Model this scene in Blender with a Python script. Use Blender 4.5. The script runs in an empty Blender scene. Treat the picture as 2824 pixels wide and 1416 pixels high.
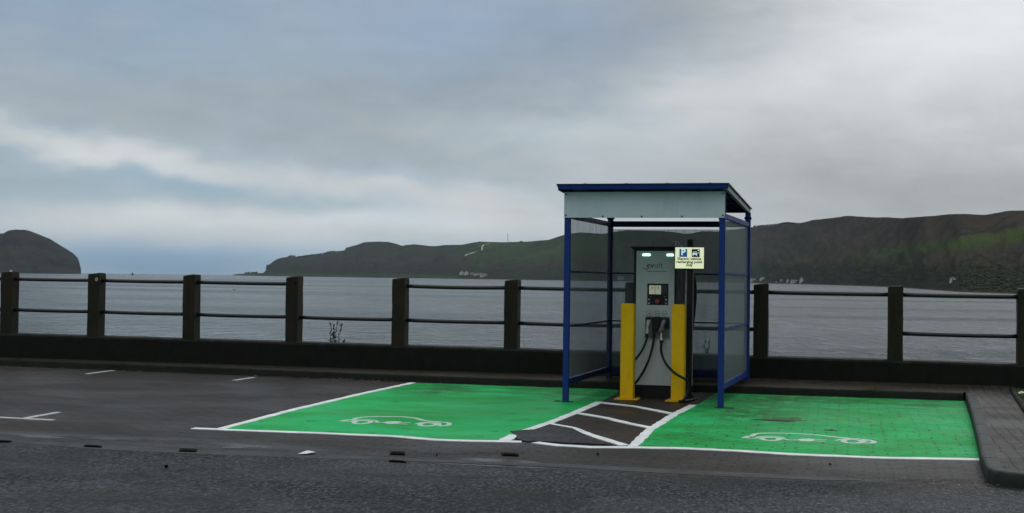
import bpy, bmesh, math, random
from math import radians as R, sin, cos, tan, pi, hypot
from mathutils import Vector, noise, Matrix
random.seed(7)
S = bpy.context.scene
C = S.collection
D = bpy.data

# ------------------------------------------------------------------ camera
cam_d = D.cameras.new('camera'); cam = D.objects.new('camera', cam_d); C.objects.link(cam); S.camera = cam
yaw, pit, rol = R(14.7), R(.97), R(.75)
F = Vector((-sin(yaw)*cos(pit), cos(yaw)*cos(pit), sin(pit)))
r0 = Vector((cos(yaw), sin(yaw), 0)); u0 = r0.cross(F)
rt = cos(rol)*r0 + sin(rol)*u0; up = -sin(rol)*r0 + cos(rol)*u0
M = Matrix((rt, up, -F)).transposed().to_4x4(); M.translation = Vector((0, 0, 1.6)); cam.matrix_world = M
cam_d.sensor_width = 36; cam_d.lens = 36*3550/2824
cam_d.clip_start = .1; cam_d.clip_end = 60000

# ------------------------------------------------------------------ world: Nishita sky seen through broken cloud
SUN_AZ, SUN_EL = 24, 38           # degrees right of +Y, above the horizon
W = D.worlds.new('World'); S.world = W; W.use_nodes = True
nt = W.node_tree; nt.nodes.clear()
class G:
    """tiny node-graph helper"""
    def __init__(s, nt): s.nt = nt
    def n(s, t, **k):
        o = s.nt.nodes.new(t)
        for a, b in k.items(): setattr(o, a, b)
        return o
    def put(s, inp, v):
        if isinstance(v, bpy.types.NodeSocket): s.nt.links.new(v, inp)
        elif v is not None:
            if hasattr(inp, 'default_value') and hasattr(inp.default_value, '__len__') and not hasattr(v, '__len__'): v = (v,)*len(inp.default_value)
            if hasattr(v, '__len__') and len(v) == 3 and len(inp.default_value) == 4: v = (*v, 1)
            inp.default_value = v
    def m(s, op, a, b=None, c=None, clamp=False):
        o = s.n('ShaderNodeMath', operation=op, use_clamp=clamp)
        for i, v in enumerate((a, b, c)):
            if v is not None: s.put(o.inputs[i], v)
        return o.outputs[0]
    def mix(s, f, a, b, mode='MIX'):
        o = s.n('ShaderNodeMix', data_type='RGBA', blend_type=mode)
        s.put(o.inputs[0], f); s.put(o.inputs[6], a); s.put(o.inputs[7], b); return o.outputs[2]
    def noise(s, vec, scale, detail=4, rough=.5, dist=0):
        o = s.n('ShaderNodeTexNoise'); s.put(o.inputs['Vector'], vec)
        o.inputs['Scale'].default_value = scale; o.inputs['Detail'].default_value = detail
        o.inputs['Roughness'].default_value = rough; o.inputs['Distortion'].default_value = dist
        return o.outputs[0]
    def ramp(s, v, *st):
        o = s.n('ShaderNodeValToRGB'); s.put(o.inputs[0], v); e = o.color_ramp.elements
        while len(e) < len(st): e.new(.5)
        for i, (p, c) in enumerate(st):
            e[i].position = p; e[i].color = (c, c, c, 1) if not hasattr(c, '__len__') else (*c, 1)
        return o.outputs[0]
    def mr(s, v, a, b, c=0, d=1):
        o = s.n('ShaderNodeMapRange', interpolation_type='SMOOTHSTEP'); s.put(o.inputs[0], v)
        for i, q in enumerate((a, b, c, d)): o.inputs[i+1].default_value = q
        return o.outputs[0]
    def xyz(s, x, y, z):
        o = s.n('ShaderNodeCombineXYZ'); [s.put(o.inputs[i], v) for i, v in enumerate((x, y, z))]; return o.outputs[0]
    def sep(s, v):
        o = s.n('ShaderNodeSeparateXYZ'); s.put(o.inputs[0], v); return o.outputs
    def vscale(s, v, sc):
        o = s.n('ShaderNodeVectorMath', operation='MULTIPLY'); s.put(o.inputs[0], v); o.inputs[1].default_value = sc; return o.outputs[0]
g = G(nt)
tc = g.n('ShaderNodeTexCoord').outputs['Generated']
nv = g.n('ShaderNodeVectorMath', operation='NORMALIZE'); g.put(nv.inputs[0], tc); dirv = nv.outputs[0]
x, y, z = g.sep(dirv)
az = g.m('MULTIPLY', g.m('ARCTAN2', x, y), 180/pi)
el = g.m('MULTIPLY', g.m('ARCSINE', z), 180/pi)
# cloud-plane coordinates (a layer overhead, so streaks crowd towards the horizon)
zz = g.m('ADD', g.m('MAXIMUM', z, 0), .10)
pc = g.xyz(g.m('DIVIDE', x, zz), g.m('DIVIDE', y, zz), 0)
n1 = g.noise(pc, .55, 6, .5, .5)
n2 = g.noise(g.vscale(dirv, (1, 1, 2.6)), 7, 6, .55, .5)
n3 = g.noise(g.vscale(dirv, (1, 1, 3.2)), 20, 6, .6, .3)
low = g.mr(el, 0, 7, .12, 1)
w1 = g.m('MULTIPLY', g.m('SUBTRACT', n2, .5), 12)
w2 = g.m('MULTIPLY', g.m('SUBTRACT', g.noise(g.vscale(dirv, (1, 1, 2)), 9.3, 6, .58), .5), g.m('MULTIPLY', low, 4))
azw = g.m('ADD', az, w1); elw = g.m('ADD', el, w2)
def blob(a, e, sa, se, amp, tilt=0):
    da = g.m('SUBTRACT', azw, a); de = g.m('SUBTRACT', elw, e)
    if tilt: de = g.m('SUBTRACT', de, g.m('MULTIPLY', da, tilt))
    q = g.m('ADD', g.m('POWER', g.m('ABSOLUTE', g.m('DIVIDE', da, sa)), 2), g.m('POWER', g.m('ABSOLUTE', g.m('DIVIDE', de, se)), 2))
    return g.m('MULTIPLY', g.m('EXPONENT', g.m('MULTIPLY', q, -1)), amp)
def total(bl):
    t = None
    for b in bl:
        v = blob(*b); t = v if t is None else g.m('ADD', t, v)
    return t
# cloud deck brightness; first patch added out of view to lighten the water
bright = total([(20, 24, 14, 13, .55), (5, 10.5, 7, 4.2, .28), (-5, 8.0, 7, 2.6, .16, .25), (-33, 5.1, 5, .8, .24, -.14), (-22, 3.9, 8, .8, .14, -.12),
                (-14, 2.2, 12, 1.6, .10), (-30, 2.1, 11, 1.0, .19), (-12, 10.8, 8, 2.4, -.10, .3), (-25, 7.2, 8, 2.0, -.03, -.15),
                (3.5, 4.3, 6, 1.5, -.08, -.1), (-27, 1.9, 5, .3, -.05), (-31, 2.75, 3, .35, .07), (-22, 2.7, 2.2, .3, .07), (-17.5, 2.3, 2, .3, .05), (-14, 6.6, 5, 1.2, .08), (-20, 2.55, 4, .35, .05)])
clear = total([(-29.0, 3.75, 4.6, .55, .80, -.10), (-29, .55, 9, .95, .95), (-36, 12, 8, 4, .35), (-18, 11.5, 9, 3, .36), (-22, 3.0, 3.5, .5, .45, -.1)])
lum = g.m('ADD', g.m('ADD', .44, bright), g.m('MULTIPLY', g.m('SUBTRACT', n1, .5), .14))
lum = g.m('ADD', lum, g.m('MULTIPLY', g.m('SUBTRACT', n3, .5), .11))
# overcast deck grows brighter overhead; inland sky raised to brighten viewer-facing surfaces
lum = g.m('ADD', lum, g.mr(el, 14, 60, 0, .72))
lum = g.m('MULTIPLY', lum, g.mr(y, -.7, .35, 1.15, 1))
cold = g.ramp(n2, (.35, (.80, 1.0, 1.14)), (.65, (.90, 1.02, 1.08)))
warm = g.mr(az, -30, 5, 0, 1)
tint = g.mix(g.m('MAXIMUM', g.m('MULTIPLY', warm, .85), g.mr(lum, .47, .62, 0, .8)), cold, (.985, 1.015, 1.02))
cs = g.n('ShaderNodeVectorMath', operation='SCALE'); g.put(cs.inputs[0], tint); g.put(cs.inputs[3], g.m('MAXIMUM', lum, .03))
sky = g.n('ShaderNodeTexSky', sky_type='NISHITA', sun_disc=False)
sky.sun_elevation = R(SUN_EL); sky.sun_rotation = R(SUN_AZ)
sk = g.mix(1.0, sky.outputs[0], g.mix(g.mr(el, .3, 3.5), (.037, .066, .135), (.051, .065, .089)), 'MULTIPLY')
col = g.mix(g.m('MINIMUM', clear, .85), cs.outputs[0], sk)
bg = g.n('ShaderNodeBackground'); g.put(bg.inputs[0], col); bg.inputs[1].default_value = 1.0
o = g.n('ShaderNodeOutputWorld'); nt.links.new(bg.outputs[0], o.inputs[0])
W.cycles.sampling_method = 'AUTOMATIC'

sd = D.lights.new('sun', 'SUN'); sd.energy = .55; sd.angle = R(18); sd.color = (1, .97, .92)
so = D.objects.new('sun', sd); C.objects.link(so)
v = Vector((sin(R(SUN_AZ))*cos(R(SUN_EL)), cos(R(SUN_AZ))*cos(R(SUN_EL)), sin(R(SUN_EL))))
so.rotation_euler = v.to_track_quat('Z', 'Y').to_euler()

S.view_settings.view_transform = 'Standard'; S.view_settings.look = 'None'
S.view_settings.exposure = 0; S.view_settings.gamma = 1

# ------------------------------------------------------------------ helpers
class MB:
    def __init__(s): s.v = []; s.f = []
    def add(s, vs, fs):
        k = len(s.v); s.v += [tuple(q) for q in vs]; s.f += [tuple(i+k for i in f) for f in fs]; return s
    def box(s, x0, x1, y0, y1, z0, z1):
        return s.add([(x0,y0,z0),(x1,y0,z0),(x1,y1,z0),(x0,y1,z0),(x0,y0,z1),(x1,y0,z1),(x1,y1,z1),(x0,y1,z1)],
                     [(0,3,2,1),(4,5,6,7),(0,1,5,4),(1,2,6,5),(2,3,7,6),(3,0,4,7)])
    def hexa(s, b, t):      # bottom and top rings, same length
        n = len(b)
        return s.add(list(b)+list(t), [tuple(range(n-1, -1, -1)), tuple(range(n, 2*n))]+[(i, (i+1) % n, n+(i+1) % n, n+i) for i in range(n)])
    def beam(s, a, b, w, h, upv=(0,0,1)):   # box section w (sideways) x h (up) from a to b
        a, b = Vector(a), Vector(b); d = (b-a).normalized(); sd = d.cross(Vector(upv)).normalized(); u = sd.cross(d)
        ring = lambda p: [p-sd*w/2-u*h/2, p+sd*w/2-u*h/2, p+sd*w/2+u*h/2, p-sd*w/2+u*h/2]
        return s.hexa(ring(a), ring(b))
    def tube(s, pts, r, n=10, cap=True):
        pts = [Vector(p) for p in pts]; rings = []; ref = None
        rr = r if hasattr(r, '__len__') else [r]*len(pts)
        for i, p in enumerate(pts):
            d = (pts[min(i+1, len(pts)-1)]-pts[max(i-1, 0)]).normalized()
            if ref is None:
                ref = Vector((0, 0, 1)) if abs(d.z) < .9 else Vector((0, 1, 0))
            sd = d.cross(ref).normalized(); u = sd.cross(d).normalized(); ref = u
            rings.append([p+(sd*cos(2*pi*k/n)+u*sin(2*pi*k/n))*rr[i] for k in range(n)])
        vs = [q for r_ in rings for q in r_]; fs = []
        for i in range(len(pts)-1):
            for k in range(n):
                a = i*n+k; b = i*n+(k+1) % n; fs.append((a, b, b+n, a+n))
        if cap: fs += [tuple(range(n-1, -1, -1)), tuple(range((len(pts)-1)*n, len(pts)*n))]
        return s.add(vs, fs)
    def cyl(s, c, r, h, n=16, ax='z'):
        x, y, z = c; e = {'z': (0, 0, h), 'y': (0, h, 0), 'x': (h, 0, 0)}[ax]
        return s.tube([c, (x+e[0], y+e[1], z+e[2])], r, n)
    def ribbon(s, pts, w, z, jit=0):       # flat strip on the ground (list of (x, y))
        P = [Vector(p[:2]) for p in pts]; L = []; Rr = []
        for i, p in enumerate(P):
            d = (P[min(i+1, len(P)-1)]-P[max(i-1, 0)]).normalized(); nn = Vector((-d.y, d.x))
            ww = w[i] if hasattr(w, '__len__') else w
            L.append((*(p+nn*(ww/2+random.uniform(-jit, jit))), z)); Rr.append((*(p-nn*(ww/2+random.uniform(-jit, jit))), z))
        n = len(P); dn = lambda q: (q[0], q[1], 0)
        return s.add(L+Rr+[dn(q) for q in L]+[dn(q) for q in Rr], [(i, n+i, n+i+1, i+1) for i in range(n-1)]+[(i, i+1, 2*n+i+1, 2*n+i) for i in range(n-1)]
                     +[(n+i, 3*n+i, 3*n+i+1, n+i+1) for i in range(n-1)]+[(0, 2*n, 3*n, n), (n-1, 2*n-1, 4*n-1, 3*n-1)])
    def build(s, name, mat, parent=None, smooth=False, bevel=0):
        me = D.meshes.new(name); me.from_pydata(s.v, [], s.f)
        bm = bmesh.new(); bm.from_mesh(me); bmesh.ops.recalc_face_normals(bm, faces=bm.faces)
        if bevel: bmesh.ops.bevel(bm, geom=list(bm.edges), offset=bevel, segments=2, affect='EDGES', clamp_overlap=True)
        bm.to_mesh(me); bm.free(); me.materials.append(mat)
        for p in me.polygons: p.use_smooth = smooth
        o = D.objects.new(name, me); C.objects.link(o)
        if parent:
            o.parent = parent; o.matrix_parent_inverse = Matrix.Translation(parent.location).inverted() if not parent.parent else Matrix()
        return o
def dense(pts, step):
    out = [Vector(pts[0])]
    for a, b in zip(pts, pts[1:]):
        a, b = Vector(a), Vector(b); n = max(1, int((b-a).length/step))
        out += [a.lerp(b, i/n) for i in range(1, n+1)]
    return out
def catmull(P, k=6):
    P = [Vector(p) for p in P]; Q = [P[0]]+P+[P[-1]]; out = []
    for i in range(1, len(Q)-2):
        p0, p1, p2, p3 = Q[i-1:i+3]
        for j in range(k):
            t = j/k; out.append(.5*((2*p1)+(p2-p0)*t+(2*p0-5*p1+4*p2-p3)*t*t+(3*p1-p0-3*p2+p3)*t**3))
    return out+[P[-1]]
def tag(o, label=None, cat=None, group=None, kind=None):
    if label: o['label'] = label
    if cat: o['category'] = cat
    if group: o['group'] = group
    if kind: o['kind'] = kind
    return o
def struct(o, label): return tag(o, label, None, None, 'structure')
def empty(name, loc):
    o = D.objects.new(name, None); o.location = loc; C.objects.link(o); o.empty_display_size = .2; return o
def copy_tree(o, parent=None):
    c = o.copy(); C.objects.link(c)
    if parent: c.parent = parent
    for ch in list(o.children): copy_tree(ch, c)
    return c

# ------------------------------------------------------------------ materials
def mat(name, fn):
    m = D.materials.new(name); m.use_nodes = True; nt = m.node_tree; nt.nodes.clear(); gg = G(nt)
    out = gg.n('ShaderNodeOutputMaterial'); sh = fn(gg)
    nt.links.new(sh, out.inputs[0]); return m
def prin(g, col, rough=.5, metal=0, bump=None, bd=.01, bs=1, spec=.5, coat=0, emis=None, es=0, alpha=None):
    p = g.n('ShaderNodeBsdfPrincipled'); g.put(p.inputs['Base Color'], col); g.put(p.inputs['Roughness'], rough)
    g.put(p.inputs['Metallic'], metal); p.inputs['Specular IOR Level'].default_value = spec
    if coat: p.inputs['Coat Weight'].default_value = coat
    if alpha is not None: g.put(p.inputs['Alpha'], alpha)
    if emis is not None: g.put(p.inputs['Emission Color'], emis); p.inputs['Emission Strength'].default_value = es
    if bump is not None:
        b = g.n('ShaderNodeBump'); b.inputs['Distance'].default_value = bd; b.inputs['Strength'].default_value = bs
        g.put(b.inputs['Height'], bump); g.nt.links.new(b.outputs[0], p.inputs['Normal'])
    return p.outputs[0]
def pos(g): return g.n('ShaderNodeNewGeometry').outputs['Position']
def obc(g): return g.n('ShaderNodeTexCoord').outputs['Object']
def paint(name, col, rough=.4, dirt=.25, scale=6, dirtcol=(.03, .03, .025)):
    def f(g):
        p = pos(g); a = g.noise(p, scale, 6, .65); b = g.noise(g.vscale(p, (9, 9, 1.2)), 2, 5, .6)
        d = g.m('MULTIPLY', g.mr(g.m('ADD', g.m('MULTIPLY', a, .6), g.m('MULTIPLY', b, .4)), .47, .68), dirt)
        c = g.mix(d, col, dirtcol); c = g.mix(g.m('MULTIPLY', a, .25), c, tuple(q*.6 for q in col))
        return prin(g, c, g.mr(a, .3, .7, rough*.75, min(1, rough*1.35)), bump=g.noise(p, 60, 3), bd=.002, bs=.25, spec=.25)
    return mat(name, f)
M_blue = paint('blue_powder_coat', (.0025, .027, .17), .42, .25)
M_blueshade = paint('shaded_blue_powder_coat', (.0015, .010, .065), .45, .35)  # same blue coat; shade of inner and left parts put into the colour
M_panel = paint('grey_white_fascia_sheet', (.46, .55, .61), .4, .12, 2.5)
M_yellow = paint('yellow_enamel', (.72, .43, .0006), .6, .16, 7, (.10, .07, .02))
M_black = paint('black_coated_steel', (.008, .009, .010), .45, .15, 8, (.03, .03, .03))
M_face = paint('light_grey_door_paint', (.50, .56, .57), .38, .12, 3)
M_rubber = paint('black_rubber', (.010, .010, .011), .5, .2, 10, (.03, .03, .03))
M_white = paint('white_plastic', (.60, .62, .62), .35, .15, 9)
M_tray = paint('mid_grey_plastic', (.13, .15, .15), .45, .3, 9)
M_galv = mat('galvanised_steel', lambda g: prin(g, g.ramp(g.noise(pos(g), 14, 5), (.3, (.20, .21, .21)), (.7, (.34, .35, .35))), .45, .7))
M_ink = mat('dark_grey_ink', lambda g: prin(g, (.045, .055, .055), .5))
M_tealink = mat('soft_teal_ink', lambda g: prin(g, (.06, .09, .09), .5))
M_led = mat('lit_status_lamp', lambda g: prin(g, (.5, .9, .7), .3, emis=(.55, 1, .78), es=1.5))
M_lcd = mat('lit_display', lambda g: prin(g, (.25, .28, .2), .2, emis=(.55, .62, .42), es=.33))
M_lcd2 = mat('dim_display', lambda g: prin(g, (.012, .02, .03), .15))
M_red = mat('red_button_plastic', lambda g: prin(g, (.30, .03, .025), .35))
M_signface = mat('emissive_cream_sign_face', lambda g: prin(g, (.75, .76, .50), .35, emis=g.mix(g.mr(g.m('SINE', g.m('MULTIPLY', g.sep(pos(g))[2], 420)), -.2, .8), (.62, .68, .38), (.95, 1, .74)), es=.78))  # sign face and prints get added emission for their brightness
M_signblue = mat('emissive_blue_print', lambda g: prin(g, (.01, .08, .25), .35, emis=(.005, .09, .24), es=.55))
M_signwhite = mat('emissive_white_print', lambda g: prin(g, (.8, .85, .85), .35, emis=(.7, .95, 1), es=.6))
M_signblack = mat('black_print', lambda g: prin(g, (.012, .012, .012), .4))
M_signtext = mat('dark_olive_print', lambda g: prin(g, (.045, .04, .008), .4))
M_amber = mat('amber_tinted_plastic', lambda g: prin(g, (.28, .17, .10), .3))
M_lilac = mat('clear_bluish_plastic', lambda g: prin(g, (.16, .17, .24), .2))

def f_glass(g):
    p = pos(g); s = g.noise(g.vscale(p, (7, 7, .6)), 3, 4, .6); dr = g.noise(p, 45, 3, .6)
    haze = g.m('ADD', g.mr(s, .3, .75, .22, .36), g.mr(dr, .60, .70, 0, .10))
    t = g.n('ShaderNodeBsdfTransparent'); t.inputs[0].default_value = (.80, .83, .84, 1)
    d = prin(g, (.27, .30, .32), .4, spec=.3)
    mx = g.n('ShaderNodeMixShader'); g.put(mx.inputs[0], haze); g.nt.links.new(t.outputs[0], mx.inputs[1]); g.nt.links.new(d, mx.inputs[2])
    return mx.outputs[0]
M_glass = mat('weathered_polycarbonate', f_glass)

def f_conc(dark, lite, moss):
    def f(g):
        p = pos(g); a = g.noise(p, 5, 8, .68); b = g.noise(p, 1.3, 5, .6); c = g.noise(p, 70, 3, .6)
        st = g.noise(g.vscale(p, (6, 6, .5)), 2.2, 5, .6)
        col = g.mix(g.mr(a, .3, .72), dark, lite)
        col = g.mix(g.mr(b, .42, .62, 0, .8), col, moss)
        col = g.mix(g.mr(st, .5, .66, 0, .5), col, tuple(q*.55 for q in dark))
        col = g.mix(g.mr(c, .66, .72, 0, .6), col, tuple(q*2.2 for q in lite))
        return prin(g, col, g.mr(a, .3, .7, .55, .85), bump=g.m('ADD', g.m('MULTIPLY', a, 1.5), c), bd=.012, bs=.6, spec=.2)
    return f
M_wall = mat('wet_dark_mossy_concrete', f_conc((.0018, .0030, .0014), (.0060, .0062, .0036), (.0014, .0040, .0014)))
M_post = mat('weathered_mossy_concrete_post', f_conc((.007, .009, .005), (.030, .019, .009), (.005, .013, .004)))
def f_kerb(g):
    p = pos(g); a = g.noise(p, 7, 7, .7); x, y, z = g.sep(p)
    j = g.mr(g.m('ABSOLUTE', g.m('SUBTRACT', g.m('FRACT', g.m('MULTIPLY', g.m('ADD', y, .15), 1.1)), .5)), .478, .49)
    st = g.noise(p, 1.7, 4, .6)
    col = g.mix(g.mr(a, .3, .7), (.020, .025, .026), (.042, .047, .046)); col = g.mix(g.mr(st, .45, .6, 0, .6), col, (.016, .021, .015))
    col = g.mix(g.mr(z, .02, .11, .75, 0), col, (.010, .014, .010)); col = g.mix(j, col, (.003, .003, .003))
    return prin(g, col, .65, bump=g.m('SUBTRACT', a, g.m('MULTIPLY', j, 2)), bd=.012, bs=.7, spec=.2)
M_kerb = mat('damp_kerbstone', f_kerb)
M_kerbside = mat('wet_mossy_kerbstone', f_conc((.010, .012, .009), (.018, .018, .013), (.006, .011, .006)))
M_rail = mat('old_iron_rail', lambda g: prin(g, g.ramp(g.noise(pos(g), 16, 5, .6), (.35, (.007, .010, .014)), (.7, (.020, .018, .016))), .45, .3, bump=g.noise(pos(g), 60, 3), bd=.003, bs=.4))

def wet(g, p):      # 0 dry .. 1 wet: broad damp patches lying on the ground
    a = g.noise(g.vscale(p, (.55, 1.0, 1)), .8, 6, .6, .4)
    return g.mr(a, .36, .66)
def f_asphalt(g):
    p = pos(g); q = g.vscale(p, (1, .5, 1)); fine = g.noise(q, 34, 3, .8); mid = g.noise(q, 13, 4, .75); big = g.noise(g.vscale(p, (.7, 1, 1)), .9, 6, .6)
    v = g.n('ShaderNodeTexVoronoi'); g.put(v.inputs['Vector'], p); v.inputs['Scale'].default_value = 75
    cc = g.mix(g.mr(fine, .40, .60), (.010, .012, .016), (.072, .077, .086))
    cc = g.mix(g.mr(mid, .53, .60, 0, .8), cc, (.007, .009, .012))
    cc = g.mix(g.mr(fine, .60, .66, 0, .8), cc, (.15, .155, .16))
    cc = g.mix(g.mr(big, .44, .60, 0, .5), cc, (.022, .024, .022))
    cc = g.mix(g.mr(g.noise(p, 1.9, 5, .65), .54, .66, 0, .4), cc, (.030, .029, .020))
    h = g.m('ADD', g.m('MULTIPLY', v.outputs['Distance'], .6), g.m('ADD', g.m('MULTIPLY', mid, 1.4), fine))
    return prin(g, cc, g.m('SUBTRACT', .82, g.m('MULTIPLY', wet(g, p), .3)), bump=h, bd=.03, bs=1, spec=.16)
M_asph = mat('wet_coarse_asphalt', f_asphalt)
def bricks(g, p, rot=False, sx=.24, sy=.12):
    x, y, z = g.sep(p)
    wob = g.m('MULTIPLY', g.m('SUBTRACT', g.noise(p, 1.7, 3), .5), .10)
    vec = g.xyz(y, g.m('ADD', x, wob), 0) if rot else g.xyz(g.m('ADD', x, wob), y, 0)
    w = g.noise(p, 3.1, 2); 
    b = g.n('ShaderNodeTexBrick', offset=.5); g.put(b.inputs['Vector'], vec); b.inputs['Scale'].default_value = 1
    b.inputs['Color1'].default_value = (0, 0, 0, 1); b.inputs['Color2'].default_value = (1, 1, 1, 1); b.inputs['Mortar'].default_value = (.5, .5, .5, 1)
    b.inputs['Brick Width'].default_value = sx; b.inputs['Row Height'].default_value = sy; b.inputs['Mortar Size'].default_value = .011
    b.inputs['Mortar Smooth'].default_value = .3; b.inputs['Bias'].default_value = 0
    return b.outputs['Color'], b.outputs['Fac']
def f_paving(rot, c0, c1, mort, rgh=.68, wetk=.26):
    def f(g):
        p = pos(g); bc, mf = bricks(g, p, rot); a = g.noise(p, 24, 5, .65); big = g.noise(p, .7, 5, .6)
        col = g.mix(g.m('ADD', g.m('MULTIPLY', bc, .55), g.m('MULTIPLY', a, .45)), c0, c1)
        col = g.mix(g.mr(big, .42, .62, 0, .5), col, tuple(q*.6 for q in c0))
        sp = g.noise(g.vscale(p, (1, .5, 1)), 15, 5, .8); col = g.mix(g.mr(sp, .50, .62, 0, .6), col, tuple(q*.35 for q in c0)); col = g.mix(g.mr(sp, .36, .44, .45, 0), col, tuple(q*1.7 for q in c1))
        dg = g.noise(g.vscale(g.xyz(g.m('ADD', g.sep(p)[0], g.m('MULTIPLY', g.sep(p)[1], -.35)), g.sep(p)[1], 0), (1.2, .35, 1)), 1.1, 5, .65); col = g.mix(g.mr(dg, .50, .62, 0, .55), col, (.022, .016, .010))
        col = g.mix(g.mr(g.noise(p, 2.2, 5, .7), .56, .7, 0, .4), col, (.026, .018, .012))
        col = g.mix(g.m('MULTIPLY', mf, .8), col, mort)
        w = wet(g, p)
        # standing water along the low channel beside the road
        yy = g.sep(p)[1]; ch = g.m('MULTIPLY', g.mr(yy, 10.8, 11.5, 1, 0), g.m('MULTIPLY', g.mr(g.sep(p)[0], -2.6, -1.6, 1, 0), g.mr(g.noise(g.vscale(p, (.6, 2, 1)), 1.0, 4), .52, .57)))
        h = g.m('ADD', g.m('MULTIPLY', mf, -1.0), g.m('MULTIPLY', a, .35)); h = g.m('ADD', h, g.m('MULTIPLY', bc, .25))
        h = g.m('MULTIPLY', h, g.m('SUBTRACT', 1, g.m('MULTIPLY', ch, .9)))
        ro = g.m('SUBTRACT', rgh, g.m('MULTIPLY', w, wetk)); ro = g.m('MULTIPLY', ro, g.m('SUBTRACT', 1, g.m('MULTIPLY', ch, .7)))
        return prin(g, col, ro, bump=h, bd=.012, bs=1, spec=.16)
    return f
M_pav = mat('damp_brown_block_paving', f_paving(False, (.014, .012, .0125), (.038, .031, .032), (.003, .003, .003)))
M_pavR = mat('damp_grey_block_paving', f_paving(True, (.026, .027, .024), (.050, .048, .042), (.006, .006, .005)))
M_pavH = mat('brown_brick_hatch_paving', f_paving(False, (.020, .015, .011), (.036, .027, .019), (.010, .008, .006), .65, .2))
M_strip = mat('smooth_edging_concrete', f_conc((.034, .038, .042), (.054, .058, .062), (.022, .024, .023)))
def f_green(g):
    p = pos(g); bc, mf = bricks(g, p, False); a = g.noise(p, 9, 7, .7); big = g.noise(g.vscale(p, (.6, 1, 1)), .9, 6, .62, .4)
    x, y, z = g.sep(p)
    right = g.mr(x, -2.4, -1.6)                       # joints show through where the paint is thin (right bay)
    col = g.mix(g.mr(big, .34, .66), (.001, .25, .040), (.004, .36, .100))
    col = g.mix(g.m('MULTIPLY', g.mr(a, .6, .75), .35), col, (.05, .34, .16))
    joint = g.m('MULTIPLY', mf, g.m('MULTIPLY', g.m('ADD', g.m('MULTIPLY', right, .95), .07), g.mr(g.noise(p, 4.3, 5, .75), .43, .60)))
    col = g.mix(joint, col, (.010, .05, .018))
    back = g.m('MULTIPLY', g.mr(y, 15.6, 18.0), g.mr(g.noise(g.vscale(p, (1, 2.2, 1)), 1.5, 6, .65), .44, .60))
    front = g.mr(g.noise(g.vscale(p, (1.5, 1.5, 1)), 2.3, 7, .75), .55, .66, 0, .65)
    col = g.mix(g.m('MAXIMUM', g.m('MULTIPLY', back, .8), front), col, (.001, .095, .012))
    col = g.mix(g.mr(g.noise(g.vscale(p, (1, .7, 1)), 10, 5, .75), .64, .70, 0, .75), col, (.008, .05, .015))
    def stain(cx, cy, sx, sy, k):
        q = g.m('ADD', g.m('POWER', g.m('ABSOLUTE', g.m('DIVIDE', g.m('SUBTRACT', x, cx), sx)), 2), g.m('POWER', g.m('ABSOLUTE', g.m('DIVIDE', g.m('SUBTRACT', y, cy), sy)), 2))
        return g.m('MULTIPLY', g.m('MULTIPLY', g.m('EXPONENT', g.m('MULTIPLY', q, -1)), k), g.mr(g.noise(g.vscale(p, (1.4, 1, 1)), 3.4, 6, .7), .38, .56))
    for st_ in ((-1.15, 15.9, .55, 1.5, .85), (-.9, 17.9, 1.0, .55, .9), (-5.55, 17.3, .45, 1.0, .8), (-3.6, 17.6, .45, .9, .6), (-1.6, 13.2, .35, .8, .5), (.9, 17.8, .5, .5, .5)):
        col = g.mix(stain(*st_), col, (.001, .085, .010))
    # worn patch
    wr = g.m('MULTIPLY', right, g.mr(g.noise(g.vscale(p, (1, 1, 1)), 2.9, 6, .7), .635, .665))
    col = g.mix(wr, col, (.045, .040, .022))
    h = g.m('ADD', g.m('MULTIPLY', g.m('MULTIPLY', mf, right), -1), g.m('MULTIPLY', a, .3))
    return prin(g, col, g.m('SUBTRACT', .68, g.m('MULTIPLY', wet(g, p), .2)), bump=h, bd=.004, bs=.6, spec=.12)
M_green = mat('green_bay_paint', f_green)
def f_line(k):
    def f(g):
        p = pos(g); a = g.noise(p, 26, 6, .75); b = g.noise(p, 5, 5, .6)
        col = g.mix(g.mr(b, .3, .7), (.52*k, .55*k, .56*k), (.70*k, .73*k, .73*k)); col = g.mix(g.mr(a, .60, .72, 0, .75), col, (.09, .09, .085))
        return prin(g, col, .5, bump=a, bd=.002, bs=.4)
    return f
M_line = mat('fresh_white_road_paint', f_line(1)); M_old = mat('faded_white_road_paint', f_line(.62))
M_sym = mat('pale_green_white_stencil_paint', lambda g: prin(g, g.mix(g.mr(g.noise(pos(g), 30, 6, .75), .5, .68), (.42, .52, .45), (.16, .44, .27)), .5))
M_oldpatch = mat('worn_paint_and_foot_shade', f_conc((.008, .014, .006), (.022, .020, .010), (.008, .020, .006)))  # bare worn spots, also the painted shade at the post feet
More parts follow.
